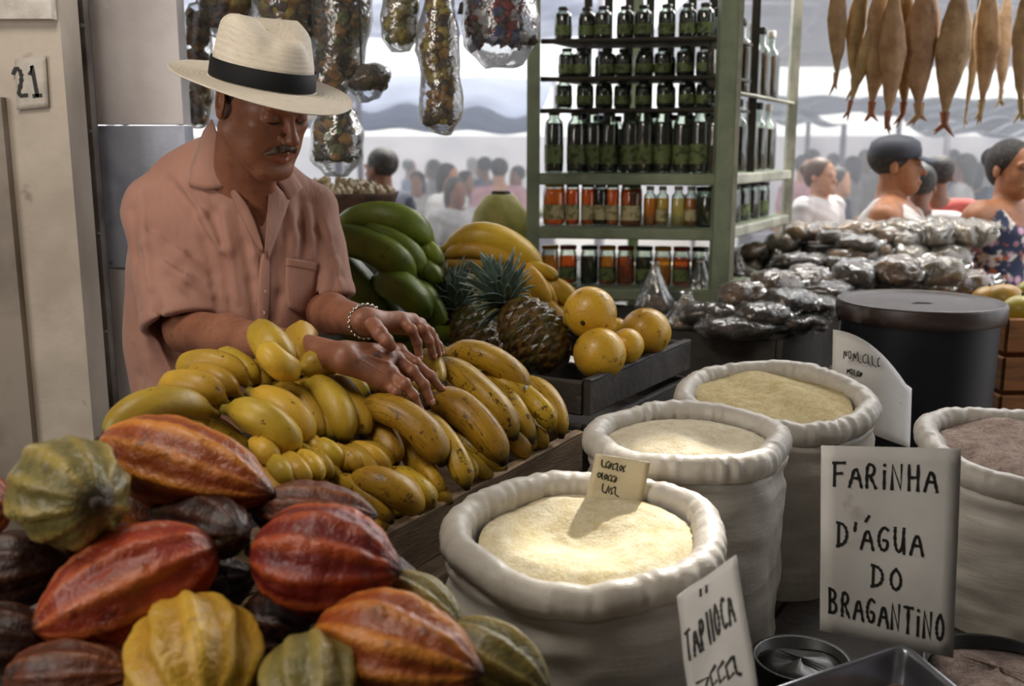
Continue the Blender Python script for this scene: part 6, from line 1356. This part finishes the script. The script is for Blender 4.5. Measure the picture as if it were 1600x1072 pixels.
crowd = [(652, 286, 8.5, 3, 'left of the drifting smoke'), (700, 278, 7.2, 3, 'in the middle of the left street gap'), (728, 284, 9, 5, 'behind the white shirted shopper in the left gap'), (756, 262, 10, 0, 'tall, near the middle of the left gap'), (780, 268, 8, 2, 'near the rack\'s left post'), (808, 276, 9.4, 0, 'tight against the rack\'s left post'), (676, 264, 11, 1, 'far off in the left gap'), (640, 262, 12, 0, 'farthest at the left awning'), (740, 258, 13, 1, 'farthest in the middle of the left gap'), (712, 300, 6.6, 1, 'stooping nearest in the left gap'),
         (1255, 262, 8.6, 2, 'between the rack and the white shirted woman'), (1310, 284, 7.0, 5, 'just right of the white shirted woman'), (1330, 262, 9.5, 1, 'left of the capped man, far off'), (1352, 250, 11, 3, 'far off behind the capped man\'s back'), (1505, 262, 7.8, 1, 'right of the coral shirt'), (1526, 272, 8.8, 5, 'between the coral shirt and the woman'), (1545, 256, 10, 3, 'far off beside the woman\'s hair'), (1490, 250, 11, 0, 'farthest, above the coral shirt'), (1300, 254, 12, 2, 'farthest, right of the rack'), (1270, 250, 10.6, 4, 'in yellow behind the white shirted woman'), (1420, 262, 8, 4, 'hidden mostly by the capped man'), (1595, 262, 8.4, 0, 'cut by the right edge beyond the woman')]
for px, py, Y, k, nm in crowd:
    o = base[k] if k not in used2 else copy_tree(base[k]); used2.add(k); stand(o, px, py, Y, yaw=rr.uniform(-180, 180), label='shopper in %s, %s' % (cn[k], nm))

# ================================================================== STREET, ROOFS, AWNINGS, FAR STALLS
rf = M('street_roof_boards', '#6e6675', .8, '#4d4653', 5, scl=(1, 6, 1), bump=.3); bmm = M('roof_beam', '#857c88', .7, '#5e5663', 5)
SR = thing('street_roof', None, None, (3, 10, 2.9)); SR['kind'] = 'structure'
for k in range(22): slab('roof_board', (1.6, 7.4 + k * .42, 2.86), (9.5, 7.4 + k * .42 + .36, 2.88), rf, None, SR)
for k in range(7):
    V, F, U = tube([(1.4 + k * 1.1, 6.4, 2.78), (2.6 + k * 1.1, 15.2, 2.72)], .05, 8); put('beam', V, F, bmm, SR)
V, F, U = tube([(1.6, 9.0, 2.72), (9.5, 9.4, 2.72)], .06, 8); put('beam', V, F, bmm, SR)
V, F, U = tube([(1.6, 13.0, 2.70), (9.5, 13.2, 2.70)], .06, 8); put('beam', V, F, bmm, SR)
def tarp_mat(name, c, tr=.5):
    t = NT(name); v = t.vec(); n = t.noise(v, 1.4, 4); cc = t.mix(t.ramp(n, .35, .7), lin(c), lin('#8f97ac')); d = t.n('ShaderNodeBsdfDiffuse', {'Color': cc}).outputs[0]; l = t.n('ShaderNodeBsdfTranslucent', {'Color': cc}).outputs[0]
    m = t.n('ShaderNodeMixShader', {0: tr, 1: d, 2: l}).outputs[0]; t.t.links.new(m, t.out.inputs[0]); return t.m
tw = tarp_mat('tarp_white', '#dcdfe8'); tb = tarp_mat('tarp_blue', '#aab4cc'); ty = tarp_mat('tarp_ochre', '#b8a078')
def awning(label, a, b, c, d, m, seed, sag=.12, ribs=6):
    """a,b near edge, d,c far edge (world points); pleated cloth sheet on poles"""
    a, b, c, d = [np.array(q, float) for q in (a, b, c, d)]; T = thing('awning', label, 'awning', tuple((a + b + c + d) / 4), 'cloth awnings over the street stalls'); G = []
    for i in range(40):
        u = i / 39; row = []
        for j in range(12):
            v = j / 11; p = (a * (1 - u) + b * u) * (1 - v) + (d * (1 - u) + c * u) * v; p = p + np.array([0, 0, -sag * 4 * v * (1 - v) + .05 * math.sin(u * ribs * 6.28 + seed) * (.3 + v * (1 - v) * 3)]); row.append(p)
        G.append(row)
    V, F, U = sheet(G, .01); put('cloth', V, F, m, T)
    for p in (a, b, c, d): V, F, U = tube([p, np.array([p[0], p[1], 0])], .025, 6); put('pole', V, F, bmm, T)
awning('bluish white tarpaulin awning sloping above the crowd left of the rack', (-2.6, 8.0, 1.72), (.15, 8.2, 1.66), (.5, 12.0, 2.35), (-3.8, 12.0, 2.45), tb, 1, .06, 5)
awning('pale tarpaulin stretched overhead between the hanging bags', (-3.6, 7.2, 2.70), (.6, 7.0, 2.62), (.9, 10.0, 2.60), (-4.2, 10.2, 2.62), tw, 2, .05, 4)
awning('ochre awning low behind the navy shirted man', (-2.6, 6.6, 1.74), (-1.15, 6.7, 1.70), (-1.2, 8.0, 1.95), (-3.0, 7.9, 2.0), ty, 3, .03, 3)
awning('long grey-lilac awning across the street behind the capped man', (2.4, 10.5, 1.92), (7.5, 10.5, 1.86), (7.8, 12.5, 2.12), (2.6, 12.5, 2.20), tb, 4, .05, 7)
awning('white awning low behind the woman in the floral top', (3.6, 8.4, 1.66), (6.6, 8.4, 1.62), (6.9, 10.0, 1.84), (3.8, 10.0, 1.88), tw, 5, .05, 5)
awning('whitish awning just right of the rack', (1.9, 9.2, 1.80), (3.0, 9.2, 1.76), (3.2, 11.0, 2.0), (2.0, 11.0, 2.05), tw, 6, .05, 3)
sm = M('stall_cloth', '#a3a0a8', .8, '#7d7880', 4); goods = [mY, mG, mO, mR, mP]
for k, (x, y, w, nm) in enumerate([(-2.2, 7.4, 1.3, 'cloth-covered street stall left of the crowd'), (-.4, 9.6, 1.6, 'cloth-covered street stall deep in the left gap'), (2.6, 8.2, 1.4, 'cloth-covered street stall right of the rack'), (5.0, 7.4, 1.8, 'cloth-covered street stall behind the floral woman')]):
    T = thing('street_stall', nm, 'stall', (x, y, 0), 'cloth-covered stalls in the street'); G = []
    for i in range(24):
        u = i / 23; G.append([(x - w / 2 + w * u, y - .3 + (0 if z > .85 else -.02 + .03 * math.sin(u * 40)) , z) for z in (0, .3, .6, .86)] + [(x - w / 2 + w * u, y + .4, .87)])
    V, F, U = sheet(G, .012); put('cloth_cover', V, F, sm, T); mb = MB(); mb.box((x, y + .05, .43), (w * .94, .6, .82)); mb.obj('counter', wood_k, T)
    r_ = random.Random(k); mb = MB()
    for q in range(60): mb.add(xf(bpy_ico[0], (x + r_.uniform(-.45, .45) * w, y + r_.uniform(-.2, .3), .90 + r_.uniform(0, .05)), None, .05), bpy_ico[1])
    mb.obj('produce', goods[k], T, kind='stuff')
far = M('far_facade', '#c9c6cc', .9, '#a8a6b0', 1)
slab('wall_far', (-12, 24, 0), (16, 24.3, 1.9), far)
# extra things around the vendor and at the frame edges
# big yellow-green cloth sack beside the rack's left post
T = thing('bulging_sack', 'bulging yellow-green cloth sack beside the rack\'s left post', 'sack', (*at(783, 385, 3.45)[:2], 0)); c0 = at(783, 385, 3.45); 
V, F, U = lathe([(.09, 0), (.11, .3), (.115, c0[2] - .1), (.11, c0[2] + .05), (.09, c0[2] + .12), (.05, c0[2] + .175), (.0, c0[2] + .19)], 36, fn=lambda a, i, r, z: (r * (1 + .04 * math.sin(5 * a + i)), z)); put('sack_cloth', xf(V, (c0[0], c0[1], 0)), F, M('olive_sack', '#b5ae62', .7, '#94904c', 8, bump=.3), T)
V, F, U = lathe([(.03, 0), (.035, .01), (.03, .02)], 12); put('tie', xf(V, (c0[0], c0[1], c0[2] + .17)), F, hook_m, T)
# tray of dried goods behind the vendor's shoulder
c0 = at(532, 300, 3.0); T = thing('goods_basket', 'basket of dark dried goods behind the vendor\'s far shoulder', 'basket', (c0[0], c0[1], c0[2] - .13))
V, F, U = lathe([(.13, -.13), (.17, -.01), (.175, 0), (.165, .0), (.15, -.03)], 30); put('basket_body', xf(V, c0), F, M('basket_weave', '#5a4030', .8, '#33231a', 20, bump=.5), T)
mb = MB(); r_ = random.Random(4)
for q in range(110): a = r_.uniform(0, 6.28); e = math.sqrt(r_.random()) * .15; mb.add(xf(bpy_ico[0], c0 + np.array([math.cos(a) * e, math.sin(a) * e, .0 + .05 * (1 - e / .15) * r_.random()]), None, .018), bpy_ico[1])
mb.obj('dried_goods', mP, T, kind='stuff')
mb = MB(); mb.box((c0[0] - .12, c0[1], (c0[2] - .13) / 2), (.55, .4, c0[2] - .132)); tag(mb.obj('side_cabinet', wood_k), 'dark cabinet behind the vendor holding the basket', 'cabinet')
# crate of yellow fruit at the right edge, beyond the drum
c0 = at(1625, 600, 2.75); T = thing('wooden_crate', 'orange-brown crate at the right edge beyond the drum', 'crate', (c0[0], c0[1], .6)); om = M('orange_wood', '#a5682c', .6, '#7a4a1c', 6, scl=(1, 1, 8), bump=.3)
x0, x1, y0, y1 = at(1562, 560, 2.75)[0], at(1562, 560, 2.75)[0] + .42, 2.72, 3.05
for z in (1.05, .94, .83):
    plank('slat', (x0, y0, z), (x1, y0, z), .095, .014, om, T, nseg=6); plank('slat', (x0, y0, z), (x0, y1, z), .095, .014, om, T, nseg=6); plank('slat', (x0, y1, z), (x1, y1, z), .095, .014, om, T, nseg=6); plank('slat', (x1, y0, z), (x1, y1, z), .095, .014, om, T, nseg=6)
gm = M('mango_skin', '#c9a038', .4, '#8f8a30', 6, var=.6)
for k in range(9):
    p = np.array([x0 + .07 + (k % 3) * .13, y0 + .07 + (k // 3) * .10, 1.06 + (.02 if k % 2 else 0)]); T = thing('mango', 'yellow-green mango in the orange crate, row %s, %s from the drum' % (('front', 'middle', 'back')[k // 3], ORD[k % 3]), 'mango', tuple(p - np.array([0, 0, .04])), 'mangoes in the orange crate')
    V, F, U = lathe([(.055 * math.sin(a) * (1 + .15 * math.cos(a)), -.05 * math.cos(a)) for a in np.linspace(.05, 3.1, 12)], 18, 1, .85); put('fruit_skin', xf(V, p, rotm(70, 0, k * 40)), F, gm, T); V, F, U = tube([p + np.array([0, 0, .04]), p + np.array([0, .005, .052])], .004, 6); put('stem', V, F, hook_m, T)
mb = MB(); mb.box(((x0 + x1) / 2, (y0 + y1) / 2, .68), (.46, .36, .12)); mb.box(((x0 + x1) / 2, (y0 + y1) / 2, .3), (.5, .4, .6)); 
tag(mb.obj('supply_bin', M('grey_bin', '#8a8890', .6, '#6c6a74', 4)), 'pale grey bin under the orange crate at the right edge', 'bin')
# drum support
mb = MB(); mb.box((1.10, 2.66, .299), (.5, .5, .598)); tag(mb.obj('drum_plinth', wood_k), 'dark box the black drum stands on', 'box')
# drifting street haze
t = NT('street_haze'); vs_ = t.n('ShaderNodeVolumeScatter', {'Color': (.86, .90, 1, 1), 'Density': .10, 'Anisotropy': .55}); t.t.links.new(vs_.outputs[0], t.out.inputs['Volume'])
mb = MB(); mb.box((1, 9.6, 1.42), (12, 8.8, 2.76)); o = mb.obj('street_haze', t.m); tag(o, 'pale smoke drifting through the street crowd', 'haze', kind='stuff')
for k_, o in enumerate(PK):      # packet kinds that were only used as patterns
    if not o.get('label') or o['label'] == 'x':
        for c_ in list(o.children): bpy.data.objects.remove(c_)
        bpy.data.objects.remove(o)
